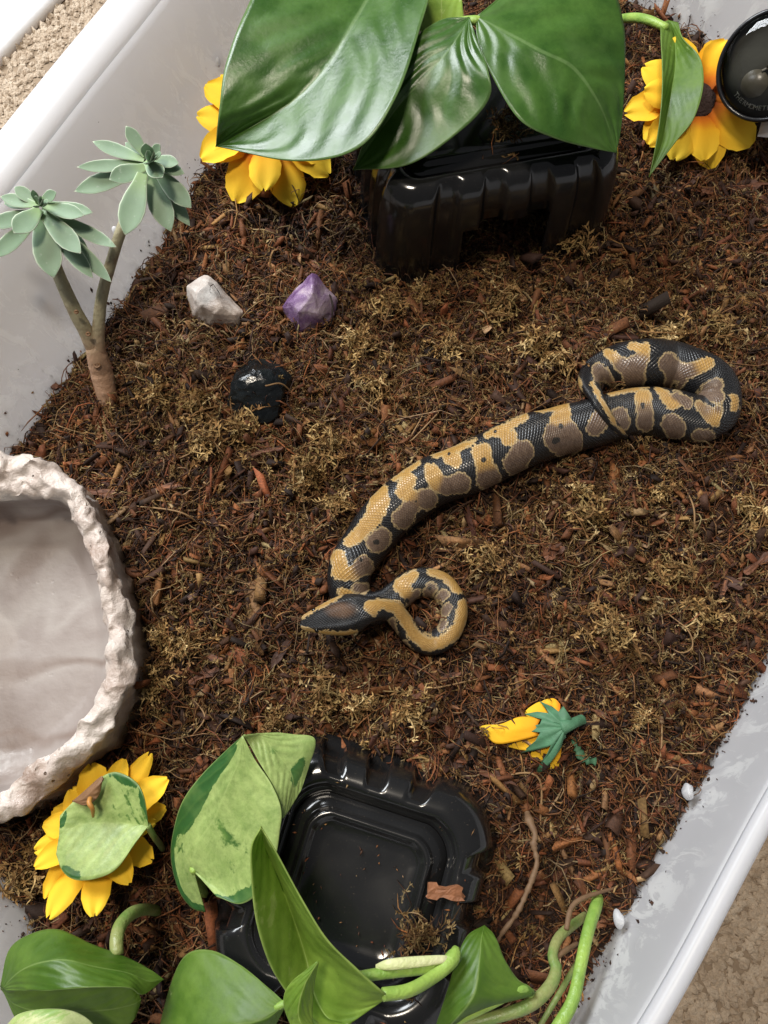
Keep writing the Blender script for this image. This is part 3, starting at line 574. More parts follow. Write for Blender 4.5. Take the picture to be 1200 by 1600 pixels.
q = P(696, 1394, hb_h+.002); cm = CH[4].copy(); cm.materials[0] = M['bark_red']; o = put_chip(q.x, q.y, q.z, 1.5, -.1, .08, cm, None); o.scale = (1.5, 2.3, 1.4); tag(o, 'reddish brown bark chip lying on the stepped black hide', 'bark chip')
def clump(u, v, z, rad, cnt, label):
    VV = []; n_ = cnt; a = rng.uniform(0, 6.28, n_); r = np.abs(rng.normal(0, rad, n_)); qq = np.stack([r*np.cos(a), r*np.sin(a), 0*a], -1)
    V, Fq, C = moss(qq, 1.0); V[:, 2] -= V[:, 2].min(); V2, F2 = fibres(qq, np.full(n_, .012), np.full(n_, .0003), 1.2, np.full(n_, .003)); V2[:, 2] -= V2[:, 2].min()
    o = mesh_np('husk_clump', np.vstack([V, V2]), np.vstack([Fq, F2+len(V)]), M['moss'], None, False, np.vstack([C*.7, np.repeat(pal(n_, [1, 2, 3, 3, 2, 1, 1]), 18, 0)])); o.location = P(u, v, z); tag(o, label, 'husk'); return o
clump(650, 1458, hb_h-.004, .008, 46, 'loose clump of brown husk fibres on the stepped black hide')
clump(790, 207, ht_h-.004, .007, 26, 'small clump of husk on the black hide beneath the leaves')

# ---------------------------------------------------------------- water bowl
root = empty('water_bowl', (float(bo[:, 0].mean()), float(bo[:, 1].mean()), 0)); tag(root, 'cream faux-rock water bowl with rough knobbly rim sunk in the soil', 'water bowl')
ctr = bo.mean(0); ctr[2] = 0; mid = (bo+bi)/2
outd = bo-mid; outd[:, 2] = 0; ol = np.linalg.norm(outd, axis=1)[:, None]; od = outd/ol
bowl_prof = []   # (anchor, offset, z, outer flag, inner flag)
rows, fo, fi = [], [], []
def row(base, z, o_, i_): r = base.copy(); r[:, 2] = z; rows.append(r); fo.append(o_); fi.append(i_)
for t in np.linspace(0, 1, 7): row(bo+od*(.003*(1-t)**1.5-.003), -.012+(BOWL_Z-.010+.012)*t, 1, 0)
for t in np.linspace(.08, 1, 24):
    a = math.pi*t; row(mid+outd*math.cos(a), BOWL_Z-.010+.010*math.sin(a)**.7, 0, 0)
for t in np.linspace(.12, 1, 7): row(bi-od*(.005*t**2), BOWL_Z-.010-(BOWL_Z-.012)*t, 0, 1)
last = bi-od*.005
for t in np.linspace(.1, .97, 14): row(last+(ctr-last)*t, .002-.004*t-.004*(t > .12), 0, 1)
NR, NA = len(rows), 420; V = np.vstack(rows)
amp = np.concatenate([np.full(NA, .0028*(1-.96*i)) for i in fi]); nn = np.array([noise.noise_vector(Vector(v)*95)*.9+noise.noise_vector(Vector(v)*210)*.75+noise.noise_vector(Vector(v)*480)*.14 for v in V]); Vc = V+nn*amp[:, None]
lump = vnoise(V, 55, 3.)*.005; Vc[:, 2] += lump*np.repeat([0 if i else 1 for i in fi], NA)*(V[:, 2] > .012)
Vc = np.vstack([Vc, [[ctr[0], ctr[1], -.006]]]); j = np.arange(NA); k = (NR-1)*NA
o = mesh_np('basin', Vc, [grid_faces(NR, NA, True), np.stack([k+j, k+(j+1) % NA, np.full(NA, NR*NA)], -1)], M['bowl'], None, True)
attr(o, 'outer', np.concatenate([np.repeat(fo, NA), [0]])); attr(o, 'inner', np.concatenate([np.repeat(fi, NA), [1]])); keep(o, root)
wz = .019; wr = (bi-od*.0015); wr[:, 2] = wz; V = np.vstack([wr, wr*[1, 1, 0]*.5+np.array([ctr[0]*.5, ctr[1]*.5, wz]), [[ctr[0], ctr[1], wz]]])
o = mesh_np('water', V, [grid_faces(2, NA, True), np.stack([NA+j, NA+(j+1) % NA, np.full(NA, 2*NA)], -1)], M['water'], None, True); tag(o, 'shallow clear water filling the cream faux-rock bowl', 'water')

# ---------------------------------------------------------------- ball python
# path from the tail tip to the snout: pixel, half width in pixels, centre height (None = lies on the soil), segment
SN = [(990, 684, 2, .0035, 'T'), (975, 679, 6, .014, 'T'), (959, 664, 8, .0255, 'T'), (943, 641, 9.5, .0300, 'T'), (930, 618, 12, .0290, 'T'), (921, 600, 17, .0215, 'D'), (929, 587, 25, .0145, 'D'), (950, 578, 32, None, 'D'), (978, 571, 36, None, 'D'), (1008, 568, 38, None, 'D'), (1044, 571, 38, None, 'D'), (1080, 582, 37, None, 'D'), (1108, 597, 37, None, 'D'),
      (1120, 620, 36, None, 'E'), (1116, 644, 36, None, 'E'), (1090, 655, 37, None, 'C'), (1050, 648, 38, .0125, 'C'), (1008, 643, 38, .0125, 'C'), (969, 648, 37, None, 'C'), (925, 661, 38, None, 'C'),
      (869, 675, 39, None, 'A'), (811, 693, 41, None, 'A'), (734, 731, 41, None, 'A'), (667, 758, 40, None, 'A'), (607, 804, 39, None, 'A'), (571, 850, 37, None, 'A'), (549, 884, 35, None, 'A'), (545, 912, 33.5, None, 'A'), (553, 937, 31, None, 'A'), (576, 951, 28, None, 'A'), (602, 945, 25, None, 'B'), (624, 928, 23.5, None, 'B'),
      (640, 916, 23, None, 'B'), (663, 910, 23, None, 'B'), (690, 918, 22.5, None, 'B'), (706, 940, 22, None, 'B'), (709, 966, 21, None, 'B'), (699, 990, 20, None, 'B'), (680, 1004, 19, None, 'B'), (660, 1003, 18, .0075, 'B'), (643, 991, 17.5, .010, 'B'), (628, 972, 17, .014, 'B'), (613, 957, 17, .0185, 'B'), (595, 951, 18, .0225, 'B'), (576, 953, 21.5, .0245, 'H'),
      (557, 957, 30.5, .0245, 'H'), (540, 961, 32, .0240, 'H'), (520, 965, 28, .0232, 'H'), (500, 969, 21.5, .0225, 'H'), (484, 972, 15.5, .0220, 'H'), (473, 974, 10.5, .0218, 'H'), (469, 974, 3, .0217, 'H')]
rows = []
for u, v, r, z, s in SN:
    q = P(u, v, 0); R_ = r*mpp(u, v, .01)
    if z is None: z = R_*.90+float(soil_z(q.x, q.y))*.6
    else: z = z+.0006
    q = P(u, v, z); rows.append((q.x, q.y, z, r*mpp(u, v, z), len(rows)))
NRING, NSEC = 1150, 72
c = crom(np.array(rows), NRING)
for _ in range(6): c[1:-1, 2] = (c[:-2, 2]+2*c[1:-1, 2]+c[2:, 2])/4
cen, rad, pid = c[:, :3], np.maximum(c[:, 3], .0003), c[:, 4]
T = np.gradient(cen, axis=0); T /= np.linalg.norm(T, axis=1)[:, None]
S = np.cross(T, [0, 0, 1.]); S /= np.linalg.norm(S, axis=1)[:, None]; U = np.cross(S, T)
th = np.linspace(0, 2*np.pi, NSEC, endpoint=False)          # 0 = side, pi/2 = back
head0 = [i for i, s in enumerate(SN) if s[4] == 'H'][0]
hf = sm(pid, head0-.5, head0+2.0)                            # 0 on the body .. 1 on the head
hs = 1-.36*hf                                               # heads are flat
cs, sn = np.cos(th), np.sin(th)
ex = np.sign(cs)*np.abs(cs)**.92; ey = np.sign(sn)*np.abs(sn)**.95
low = np.where(sn < 0, .88, 1.0)
V = cen[:, None]+rad[:, None, None]*(ex[None, :, None]*S[:, None]+(ey*low)[None, :, None]*hs[:, None, None]*U[:, None])
Nrm = (cs[None, :, None]*S[:, None]+sn[None, :, None]*U[:, None])
# brow ridges on the head, ridge along the back
V += (hf*rad)[:, None, None]*(.10*np.exp(-((np.abs(cs)-.62)/.16)**2)*(sn > 0))[None, :, None]*U[:, None]
V = V.reshape(-1, 3); Nf = Nrm.reshape(-1, 3)
V += Nf*(vnoise(V*np.array([1, 1, 1.]), 70, 5.)*.0005)[:, None]
snk = empty('ball_python', (float(cen[:, 0].mean()), float(cen[:, 1].mean()), 0)); tag(snk, 'black, gold and brown blotched ball python lying across the soil', 'snake')
k = NRING*NSEC; j = np.arange(NSEC)
VV = np.vstack([V, cen[0]-T[0]*rad[0], cen[-1]+T[-1]*rad[-1]*.6])
body = mesh_np('body', VV, [grid_faces(NRING, NSEC, True), np.stack([np.full(NSEC, k), (j+1) % NSEC, j], -1), np.stack([np.full(NSEC, k+1), k-NSEC+j, k-NSEC+(j+1) % NSEC], -1)], M['snake'], None, True)
arc = np.concatenate([[0], np.cumsum(np.linalg.norm(np.diff(cen, axis=0), axis=1))])
# --- markings, held as a distance to the blotch edge at every point of the skin
def cp(o, s, pts): return [(o[0]+x/s, o[1]+y/s, r/s, g_) for x, y, r, g_ in pts]
a1 = lambda *p: cp((440, 600), 2.4, p); b1 = lambda *p: cp((440, 840), 3.75, p); c1 = lambda *p: cp((840, 500), 3.3333, p)
BL = [('A', a1((960, 98, 10, .8), (1020, 90, 14, .9), (1055, 95, 30, 1), (1045, 140, 40, .9), (1050, 195, 70, 0), (1070, 215, 66, 0))), ('A', a1((903, 255, 46, 0), (873, 300, 46, 0))), ('A', a1((772, 192, 14, 1), (840, 165, 20, 1), (915, 122, 13, .9))), ('A', a1((835, 185, 26, 1), (852, 200, 32, 1))),
      ('A', a1((752, 258, 38, 1), (765, 310, 36, .6), (775, 352, 50, 0))), ('A', a1((572, 270, 11, .9), (650, 245, 16, 1), (725, 212, 11, .8))), ('A', a1((630, 275, 28, 1), (648, 285, 30, 1))), ('A', a1((562, 325, 30, 1), (585, 370, 36, .6), (620, 382, 36, .1), (670, 372, 42, 0))),
      ('A', a1((518, 292, 8, .8), (470, 330, 14, .9), (425, 355, 12, .9))), ('A', a1((478, 360, 28, 1), (458, 402, 32, 1), (500, 430, 30, .5), (545, 432, 42, 0))), ('A', a1((500, 440, 30, .4), (455, 505, 42, 0))), ('A', a1((385, 392, 16, .8), (368, 440, 38, 1), (345, 500, 36, 1), (300, 555, 28, 1), (255, 592, 22, 1))),
      ('A', a1((372, 578, 42, .1), (358, 592, 44, 0))), ('A', a1((212, 648, 28, 1), (220, 705, 34, 1), (262, 715, 26, .6), (308, 682, 40, 0))), ('A', a1((285, 766, 25, .2), (305, 766, 25, .1))), ('A', a1((225, 782, 20, 1), (255, 788, 18, 1))),
      ('B', b1((775, 215, 30, 1), (700, 282, 48, 1), (745, 340, 36, .6), (760, 375, 40, .1), (790, 320, 26, .2))), ('B', b1((878, 295, 36, 0), (862, 325, 36, 0))), ('B', b1((950, 332, 32, 0), (925, 358, 32, 0))), ('B', b1((975, 405, 30, 0), (955, 435, 30, 0))), ('B', b1((948, 498, 28, 0), (940, 528, 26, 0))),
      ('B', b1((880, 203, 26, 1), (955, 218, 32, 1), (1015, 280, 36, 1), (1030, 300, 34, .8))), ('B', b1((1060, 388, 30, 1), (1058, 470, 36, 1), (1015, 560, 38, 1), (935, 618, 38, 1), (845, 622, 42, 1), (775, 570, 38, 1), (735, 490, 38, 1), (680, 412, 40, 1), (600, 388, 30, 1))), ('BH', b1((600, 388, 30, 1), (520, 402, 42, 1), (543, 448, 20, 1))),
      ('B', b1((645, 490, 24, 0), (665, 560, 20, .1))), ('B', b1((720, 620, 22, .1), (770, 680, 14, .1))), ('B', b1((840, 563, 11, .6), (872, 570, 9, .6))),
      ('H', b1((100, 478, 13, .9), (180, 428, 13, .9), (262, 386, 11, .8), (345, 342, 14, .9))), ('H', b1((118, 528, 11, .9), (210, 552, 12, .9), (300, 563, 17, 1), (380, 566, 18, 1), (435, 552, 15, 1))),
      ('C', c1((325, 520, 52, 0), (300, 560, 48, 0))), ('C', c1((428, 490, 44, 0), (440, 535, 46, 0))), ('C', c1((548, 402, 44, .9), (555, 460, 44, .4), (562, 535, 50, 0))), ('C', c1((375, 378, 14, .7), (470, 362, 20, .6), (575, 345, 12, .8))),
      ('C', c1((620, 350, 14, .9), (660, 390, 30, .7), (700, 435, 40, .9), (720, 400, 34, .2), (780, 432, 34, .2))), ('C', c1((700, 540, 58, 0), (715, 565, 58, 0))), ('CE', c1((835, 440, 24, .5), (880, 475, 38, .4), (905, 500, 40, .6), (925, 528, 32, 1), (940, 466, 26, .3))), ('CE', c1((835, 600, 36, 0), (890, 605, 40, 0))),
      ('E', c1((1026, 405, 22, 1), (1026, 455, 24, 1))), ('DE', c1((930, 340, 42, .2), (900, 375, 60, 0), (935, 400, 44, 0), (845, 385, 22, 0))), ('D', c1((680, 225, 56, .2), (735, 275, 52, 0), (800, 262, 42, .3), (850, 240, 36, .7), (885, 225, 36, 1))), ('D', c1((690, 290, 28, 0), (680, 345, 24, .1))), ('D', c1((760, 310, 24, 0), (735, 355, 18, .2))),
      ('D', c1((488, 135, 20, 1), (560, 142, 26, 1), (545, 195, 40, .4), (500, 250, 66, 0), (500, 320, 62, 0))), ('D', c1((365, 172, 24, 1), (400, 195, 30, .7), (440, 235, 46, .2), (500, 260, 60, 0))), ('D', c1((318, 262, 40, .1), (325, 330, 32, .1))), ('D', c1((345, 270, 30, .1), (390, 335, 20, .4))),
      ('D', c1((208, 325, 22, 1), (210, 375, 22, .9), (265, 420, 22, .8))), ('T', c1((252, 278, 16, 1), (262, 285, 14, 1))), ('T', c1((272, 305, 12, 1), (312, 385, 13, 1), (350, 450, 12, 1), (408, 548, 11, 1), (470, 596, 6, .8))), ('T', c1((320, 590, 12, .6), (400, 590, 9, .6)))]
SPOT = [('A', a1((1047, 158, 11, 0), (1025, 213, 13, 0), (1035, 210, 10, 0), (757, 284, 11, 0), (628, 262, 7, 0), (358, 592, 11, 0), (350, 594, 8, 0), (505, 440, 6, 0), (800, 178, 7, 0), (297, 660, 8, 0))), ('C', c1((548, 440, 12, 0), (550, 455, 9, 0))), ('B', b1((868, 296, 12, 0), (735, 370, 14, 0)))]
seg = np.array([ord(SN[int(min(round(x), len(SN)-1))][4]) for x in pid]); segv = np.repeat(seg, NSEC)
px_, py_ = pix(V)
def capsules(chain, x, y):
    best = np.full(len(x), -1e3); gg = np.zeros(len(x)); wsum = np.full(len(x), 1e-9)
    ch = chain if len(chain) > 1 else chain*2
    for (x0, y0, r0, g0), (x1, y1, r1, g1) in zip(ch[:-1], ch[1:]):
        dx, dy = x1-x0, y1-y0; t = np.clip(((x-x0)*dx+(y-y0)*dy)/(dx*dx+dy*dy+1e-9), 0, 1)
        d = (r0+(r1-r0)*t)-np.hypot(x-x0-t*dx, y-y0-t*dy); w = np.exp(np.clip(d, -60, 60)*.25); gg += w*(g0+(g1-g0)*t); wsum += w; best = np.maximum(best, d)
    return best, gg/wsum
n_v = len(V); pat = np.full(n_v, -30.); gold = np.zeros(n_v); spot = np.full(n_v, -9.)
wob = vnoise(V, 210, 1.)*2.2
for segs, ch in BL:
    m_ = np.isin(segv, [ord(s) for s in segs]); d, g_ = capsules(ch, px_[m_], py_[m_]); cur = pat[m_]; up = d > cur; gold[m_] = np.where(up, g_, gold[m_]); pat[m_] = np.maximum(cur, d)
for segs, ch in SPOT:
    m_ = segv == ord(segs)
    for q in ch: spot[m_] = np.maximum(spot[m_], q[2]-np.hypot(px_[m_]-q[0], py_[m_]-q[1]))
# the side turned away from the picture carries blotches of the same kind
view = np.array([0, 0, CAM_H])-V; view /= np.linalg.norm(view, axis=1)[:, None]; fac = (Nf*view).sum(1)
su = np.repeat(arc, NSEC); ang = np.tile(th, NRING); blob = np.sin(su*230+1.7*np.sin(ang*2))*9+np.sin(su*90)*4-3
w_ = sm(fac, -.05, .18); pat = pat*w_+blob*(1-w_); pat = pat+wob; gold = gold*w_+.1*(1-w_)
bel = sm(-np.sin(ang), .72, .9)*(1-.0*ang); hp = np.repeat(hf, NSEC)*sm(np.hypot((px_-533)/26, (py_-953)/13), 1.25, .5)*sm(np.sin(ang), .2, .5)
pad = lambda a: np.concatenate([a, [a[0], a[-1]]])
SC = .00145
attr(body, 'pat', pad(pat)); attr(body, 'gold', pad(gold)); attr(body, 'spot', pad(spot)); attr(body, 'su', pad(su/SC)); attr(body, 'sv', pad(np.tile(np.arange(NSEC)/NSEC*36, NRING))); attr(body, 'belly', pad(bel)); attr(body, 'headp', pad(hp))
keep(body, snk)
for side in (1, -1):
    i = int(np.argmin(np.abs(pid-(head0+4.3)))); q = cen[i]+S[i]*rad[i]*.80*side+U[i]*rad[i]*.34
    bm = bmesh.new(); bmesh.ops.create_uvsphere(bm, u_segments=16, v_segments=10, radius=.00125); me = bpy.data.meshes.new('eye'); bm.to_mesh(me); bm.free(); me.polygons.foreach_set('use_smooth', np.ones(len(me.polygons), bool)); me.materials.append(M['eye'])
    o = link(bpy.data.objects.new('eye', me)); o.location = q; keep(o, snk)

# ---------------------------------------------------------------- leaves
LEAFID = [0]
def blade(stations, n=44, m=28, fold=.0, quilt=.00016, sharp=1.0):
    """stations: (left, mid, right) each (u, v, z)"""
    st = np.array([[tuple(P(*q)) for q in s] for s in stations])      # k,3,3
    cur = [crom_u(st[:, i], n) for i in range(3)]
    s = np.linspace(-1, 1, m); V = np.zeros((n, m, 3))
    for jx, x in enumerate(s):
        a = abs(x); e = cur[0] if x < 0 else cur[2]; w = a**sharp
        V[:, jx] = cur[1]*(1-w)+e*w
        V[:, jx, 2] += fold*math.sin(math.pi*a)*.5
    t = np.linspace(0, 1, n)
    ph = (t[:, None]-.40*np.abs(s)[None])*36+1.6*np.sin(t*17+LEAFID[0])[:, None]+1.3*np.sin(s*4+LEAFID[0]*2)[None]
    V[..., 2] += quilt*np.sin(ph)*np.sin(np.pi*np.clip(np.abs(s), 0, 1))[None]*np.sin(np.pi*t)[:, None]**.5
    return V.reshape(-1, 3), grid_faces(n, m), np.repeat(t, m), np.tile(s, n)
def crom_u(p, n):
    q = np.vstack([2*p[0]-p[1], p, 2*p[-1]-p[-2]]); k = len(p)-1; t = np.linspace(0, k-1e-9, n); i = t.astype(int); f = (t-i)[:, None]; a, b, c, d = q[i], q[i+1], q[i+2], q[i+3]
    return 0.5*(2*b+(c-a)*f+(2*a-5*b+4*c-d)*f**2+(3*b-a-3*c+d)*f**3)
def leaf(parts, mat, root, name='leaf', thick=.0005, label=None, dk=None, **kw):
    Vs, Fs, ts, ss, off = [], [], [], [], 0
    for st in parts:
        v, f_, t, s = blade(st, **kw); Vs.append(v); Fs.append(f_+off); ts.append(t); ss.append(s); off += len(v)
    o = mesh_np(name, np.vstack(Vs), np.vstack(Fs), mat, None, True); LEAFID[0] += 1
    attr(o, 'lt', np.concatenate(ts)); attr(o, 'ls', np.concatenate(ss)); attr(o, 'lid', np.full(off, LEAFID[0]*3.7))
    if dk: attr(o, 'dk', np.concatenate([dk(i, t, s) for i, (t, s) in enumerate(zip(ts, ss))]))
    o.modifiers.new('t', 'SOLIDIFY').thickness = thick
    if label: o['label'] = label
    keep(o, root); return o
def Zs(stations, zs):    # add heights: zs list of (zl, zm, zr)
    return [[(*p, z) for p, z in zip(s, zz)] for s, zz in zip(stations, zs)]
def one(p): return (p, p, p)
UP = .014
# large glossy cutting over the far hide
top = empty('pothos_plant', P(742, 40, 0.0)); tag(top, 'pothos plant with large glossy dark green leaves over the black hide', 'plant')
leaf([Zs([((560, -105), (600, -75), (640, -95)), ((440, -80), (585, -20), (672, -30)), ((385, 15), (548, 45), (655, 50)), ((353, 100), (508, 108), (618, 155)), ((343, 165), (458, 158), (560, 232)), ((339, 203), (402, 193), (462, 252)), one((337, 229))],
         UP+np.array([(.085, .085, .085), (.086, .080, .092), (.085, .078, .092), (.079, .073, .087), (.071, .066, .078), (.063, .060, .066), (.054, .054, .054)]))], M['leaf'], top, n=70, m=44, quilt=.0005)
leaf([Zs([one((733, 28)), ((690, 32), (720, 52), (745, 62)), ((648, 62), (694, 88), (764, 115)), ((608, 125), (652, 132), (764, 155)), ((580, 190), (618, 170), (722, 203)), ((564, 232), (585, 217), (640, 257)), one((552, 266))],
         UP+np.array([(.090, .090, .090), (.088, .089, .090), (.086, .086, .089), (.080, .079, .083), (.071, .071, .074), (.063, .063, .064), (.056, .056, .056)]))], M['leaf'], top, n=70, m=44, quilt=.0005)
leaf([Zs([one((744, 27)), ((747, 70), (782, 48), (850, -50)), ((770, 122), (846, 82), (948, -20)), ((812, 188), (893, 105), (973, 35)), ((868, 217), (927, 148), (976, 105)), ((925, 232), (948, 192), (971, 190)), one((962, 239))],
         UP+np.array([(.090, .090, .090), (.088, .091, .093), (.086, .091, .090), (.082, .087, .084), (.076, .080, .077), (.068, .071, .068), (.062, .062, .062)]))], M['leaf'], top, n=70, m=44, quilt=.0005)
leaf([Zs([one((690, 75)), ((658, 50), (690, 40), (722, 45)), ((650, 5), (690, 0), (722, 0)), ((655, -45), (690, -50), (715, -45)), one((690, -90))], [(.084,)*3, (.082,)*3, (.08,)*3, (.076,)*3, (.074,)*3])], M['leaf_lime'], top, label='yellow-green leaf behind the darker ones')
px_tube('stem', [(690, 40, .07, 7), (735, 32, .102, 7), (765, 32, .098, 7), (850, 20, .07, 7), (905, 10, .03, 7), (930, 0, -.002, 7)], M['stem'], None, n=36); keep(COL.objects[-1], top)
cut = empty('pothos_cutting', P(960, 30, 0)); tag(cut, 'narrow folded green pothos leaf on a short stalk beside the flower by the gauge', 'plant')
leaf([Zs([((1032, 36), (1045, 32), (1060, 36)), ((1032, 62), (1054, 60), (1068, 60)), ((1034, 100), (1055, 102), (1094, 90)), ((1034, 140), (1049, 140), (1099, 135)), ((1031, 180), (1042, 180), (1084, 186)), ((1025, 222), (1034, 222), (1056, 222)), one((1014, 277))],
         [(.045, .043, .046), (.047, .042, .050), (.048, .042, .053), (.048, .042, .052), (.044, .039, .047), (.038, .035, .040), (.030,)*3])], M['leaf_mid'], cut)
px_tube('stem', [(955, 32, .004, 6), (985, 28, .03, 7), (1012, 31, .042, 7), (1042, 44, .045, 6)], M['stem'], None); keep(COL.objects[-1], cut)
# variegated leaf on the near flower
v3 = lambda x, y: (x/3.3333, 1120+y/3.3333); v4 = lambda x, y: (220+x/3.2, 1100+y/3.2)
lf = empty('pothos_cutting', P(246, 1318, 0)); tag(lf, 'pale green variegated leaf with brown tip resting on a yellow flower', 'plant')
leaf([Zs([one(v3(775, 568)), (v3(752, 420), v3(720, 562), v3(705, 660)), (v3(705, 335), v3(630, 552), v3(610, 790)), (v3(600, 287), v3(530, 552), v3(505, 842)), (v3(500, 335), v3(440, 556), v3(395, 850)), (v3(385, 440), v3(360, 585), v3(330, 805)), (v3(315, 515), v3(310, 620), v3(296, 715))],
         [(.036,)*3, (.040, .035, .038), (.040, .034, .039), (.039, .034, .039), (.037, .034, .038), (.036, .035, .037), (.035, .035, .035)])], M['leaf_vari'], lf, dk=lambda i, t, s: np.maximum.reduce([np.exp(-((t-.13)/.13)**2-((s+1)/.45)**2), np.exp(-((t-.42)/.14)**2-((s+1)/.22)**2), np.exp(-((t-.75)/.16)**2-((s-1)/.28)**2), .8*np.exp(-((t-.95)/.08)**2-((s+.6)/.5)**2)]))
px_tube('stem', [(231, 1290, .036, 5), (240, 1306, .026, 5), (249, 1318, .006, 5), (254, 1326, -.004, 5)], M['stem2'], None); keep(COL.objects[-1], lf)
leaf([Zs([one(v3(375, 440)), (v3(440, 385), v3(430, 430), v3(440, 462)), (v3(500, 330), v3(495, 370), v3(490, 440)), (v3(530, 308), v3(528, 340), v3(520, 400)), one(v3(537, 320))], [(.038,)*3, (.040, .041, .040), (.041, .043, .041), (.042, .043, .041), (.042,)*3])], M['dry'], lf, name='dried_tip', label='brown withered leaf tip')
px_tube('dried_curl', [(*v3(470, 425), .044, 4), (*v3(465, 450), .046, 4), (*v3(482, 480), .045, 3.5), (*v3(485, 520), .040, 2)], M['dry_orange'], None, n=16); keep(COL.objects[-1], lf)
# big folded variegated leaf
lf = empty('pothos_cutting', P(*v4(300, 900), 0)); tag(lf, 'large folded pale variegated pothos leaf leaning over the stepped black hide', 'plant')
leaf([Zs([one(v4(512, 158)), (v4(420, 240), v4(490, 290), v4(570, 275)), (v4(300, 362), v4(425, 440), v4(655, 400)), (v4(210, 490), v4(370, 570), v4(703, 525)), (v4(166, 640), v4(290, 690), v4(695, 640)), (v4(155, 770), v4(262, 770), v4(670, 780)), (v4(190, 920), v4(262, 815), v4(600, 930)), (v4(255, 1015), v4(266, 828), v4(500, 1000)), (v4(325, 1038), v4(268, 838), v4(380, 965))],
         [(.062,)*3, (.055, .058, .060), (.045, .052, .060), (.036, .046, .060), (.028, .040, .058), (.024, .036, .055), (.022, .034, .050), (.022, .033, .046), (.024, .033, .042)]),
      Zs([one(v4(512, 158)), (v4(535, 190), v4(600, 165), v4(640, 143)), (v4(590, 290), v4(680, 250), v4(760, 153)), (v4(650, 390), v4(740, 330), v4(870, 176)), (v4(690, 480), v4(760, 405), v4(835, 320)), (v4(708, 572), v4(745, 520), v4(800, 430))],
         [(.062,)*3, (.058, .056, .054), (.058, .054, .050), (.057, .052, .048), (.056, .051, .047), (.054, .050, .048)])], M['leaf_vari'], lf, n=56, m=40, dk=lambda i, t, s: (np.maximum(sm(-s, .25, .60)*sm(t, .02, .1)*(1-sm(t, .40, .60)), np.maximum(sm(-s, .72, .92), .9*np.exp(-((t-.86)/.2)**2-((s-1)/.3)**2))) if i == 0 else .85*np.exp(-((t-.72)/.16)**2-((s-.25)/.5)**2)))
px_tube('stem', [(*v4(262, 825), .034, 6), (*v4(300, 900), .016, 6), (*v4(320, 950), -.004, 6)], M['stem'], None, n=16); keep(COL.objects[-1], lf)
# vine along the near end
vine = empty('pothos_vine', P(700, 1520, 0)); tag(vine, 'lime green pothos vine with an upright folded leaf across the stepped hide', 'plant')
leaf([Zs([one((408, 1290)), ((392, 1322), (416, 1326), (432, 1330)), ((392, 1372), (440, 1382), (470, 1400)), ((400, 1440), (463, 1446), (511, 1466)), ((418, 1500), (479, 1500), (556, 1511)), ((440, 1540), (490, 1552), (594, 1545)), ((468, 1575), (512, 1592), (604, 1553)), ((500, 1602), (545, 1602), (604, 1558))],
         [(.100,)*3, (.099, .086, .097), (.096, .076, .092), (.090, .068, .087), (.083, .064, .082), (.077, .064, .077), (.073, .065, .073), (.071, .068, .071)])], M['leaf_lime'], vine, n=56, m=32, label='upright folded yellow-green leaf with brown specks')
leaf([Zs([one((497, 1502)), ((455, 1535), (476, 1538), (489, 1545)), ((444, 1565), (466, 1580), (487, 1590)), ((455, 1600), (475, 1612), (492, 1615)), one((475, 1640))], [(.088,)*3, (.085, .087, .083), (.082, .085, .080), (.080, .082, .078), (.078,)*3])], M['leaf_lime'], vine)
leaf([Zs([one((447, 1568)), ((418, 1542), (412, 1592), (420, 1618)), ((376, 1508), (368, 1602), (390, 1665)), ((330, 1485), (320, 1612), (345, 1695)), ((290, 1494), (280, 1622), (295, 1700)), ((264, 1552), (255, 1635), (265, 1690)), one((240, 1655))],
         [(.062,)*3, (.060, .064, .058), (.054, .064, .052), (.048, .060, .046), (.042, .053, .040), (.038, .044, .036), (.034,)*3])], M['leaf_mid'], vine, n=50, m=32)
leaf([Zs([one((757, 1447)), ((730, 1464), (752, 1470), (773, 1464)), ((714, 1500), (748, 1510), (788, 1500)), ((702, 1540), (742, 1548), (808, 1530)), ((692, 1572), (728, 1572), (834, 1553)), ((684, 1596), (703, 1600), (765, 1568)), ((680, 1612), (690, 1614), (712, 1604))],
         [(.040,)*3, (.044, .048, .045), (.048, .054, .047), (.050, .057, .047), (.050, .057, .046), (.048, .053, .046), (.046, .048, .046)])], M['leaf_mid'], vine, n=50, m=32)
def vt(name, rows, mat, **k): o = px_tube(name, rows, mat, None, **k); keep(o, vine); return o
vt('stem', [(598, 1554, .072, 10), (640, 1547, .068, 10), (680, 1524, .060, 10), (705, 1500, .056, 12), (711, 1486, .054, 9), (709, 1481, .053, 5)], M['stem'])
vt('stem', [(555, 1527, .064, 8), (610, 1519, .061, 9), (660, 1513, .058, 9), (700, 1503, .055, 10)], M['stem'])
vt('sheath', [(588, 1511, .062, 4), (610, 1507, .064, 8), (650, 1503, .062, 8), (690, 1499, .059, 6), (702, 1497, .057, 3)], M['sheath'], flat=.5)
vt('stem', [(430, 1575, .062, 6), (452, 1568, .062, 6), (480, 1590, .060, 7), (520, 1625, .058, 8)], M['stem'], n=20)
vt('stem', [(690, 1606, .046, 8), (720, 1590, .048, 9), (765, 1568, .049, 9), (812, 1546, .047, 8), (830, 1552, .044, 7)], M['stem'])
vt('stem', [(700, 1606, .042, 8), (771, 1590, .044, 9), (827, 1571, .043, 10), (860, 1540, .038, 10), (869, 1511, .033, 9), (863, 1494, .030, 8), (874, 1464, .022, 8), (905, 1438, .008, 7), (915, 1430, -.003, 6)], M['stem2'])
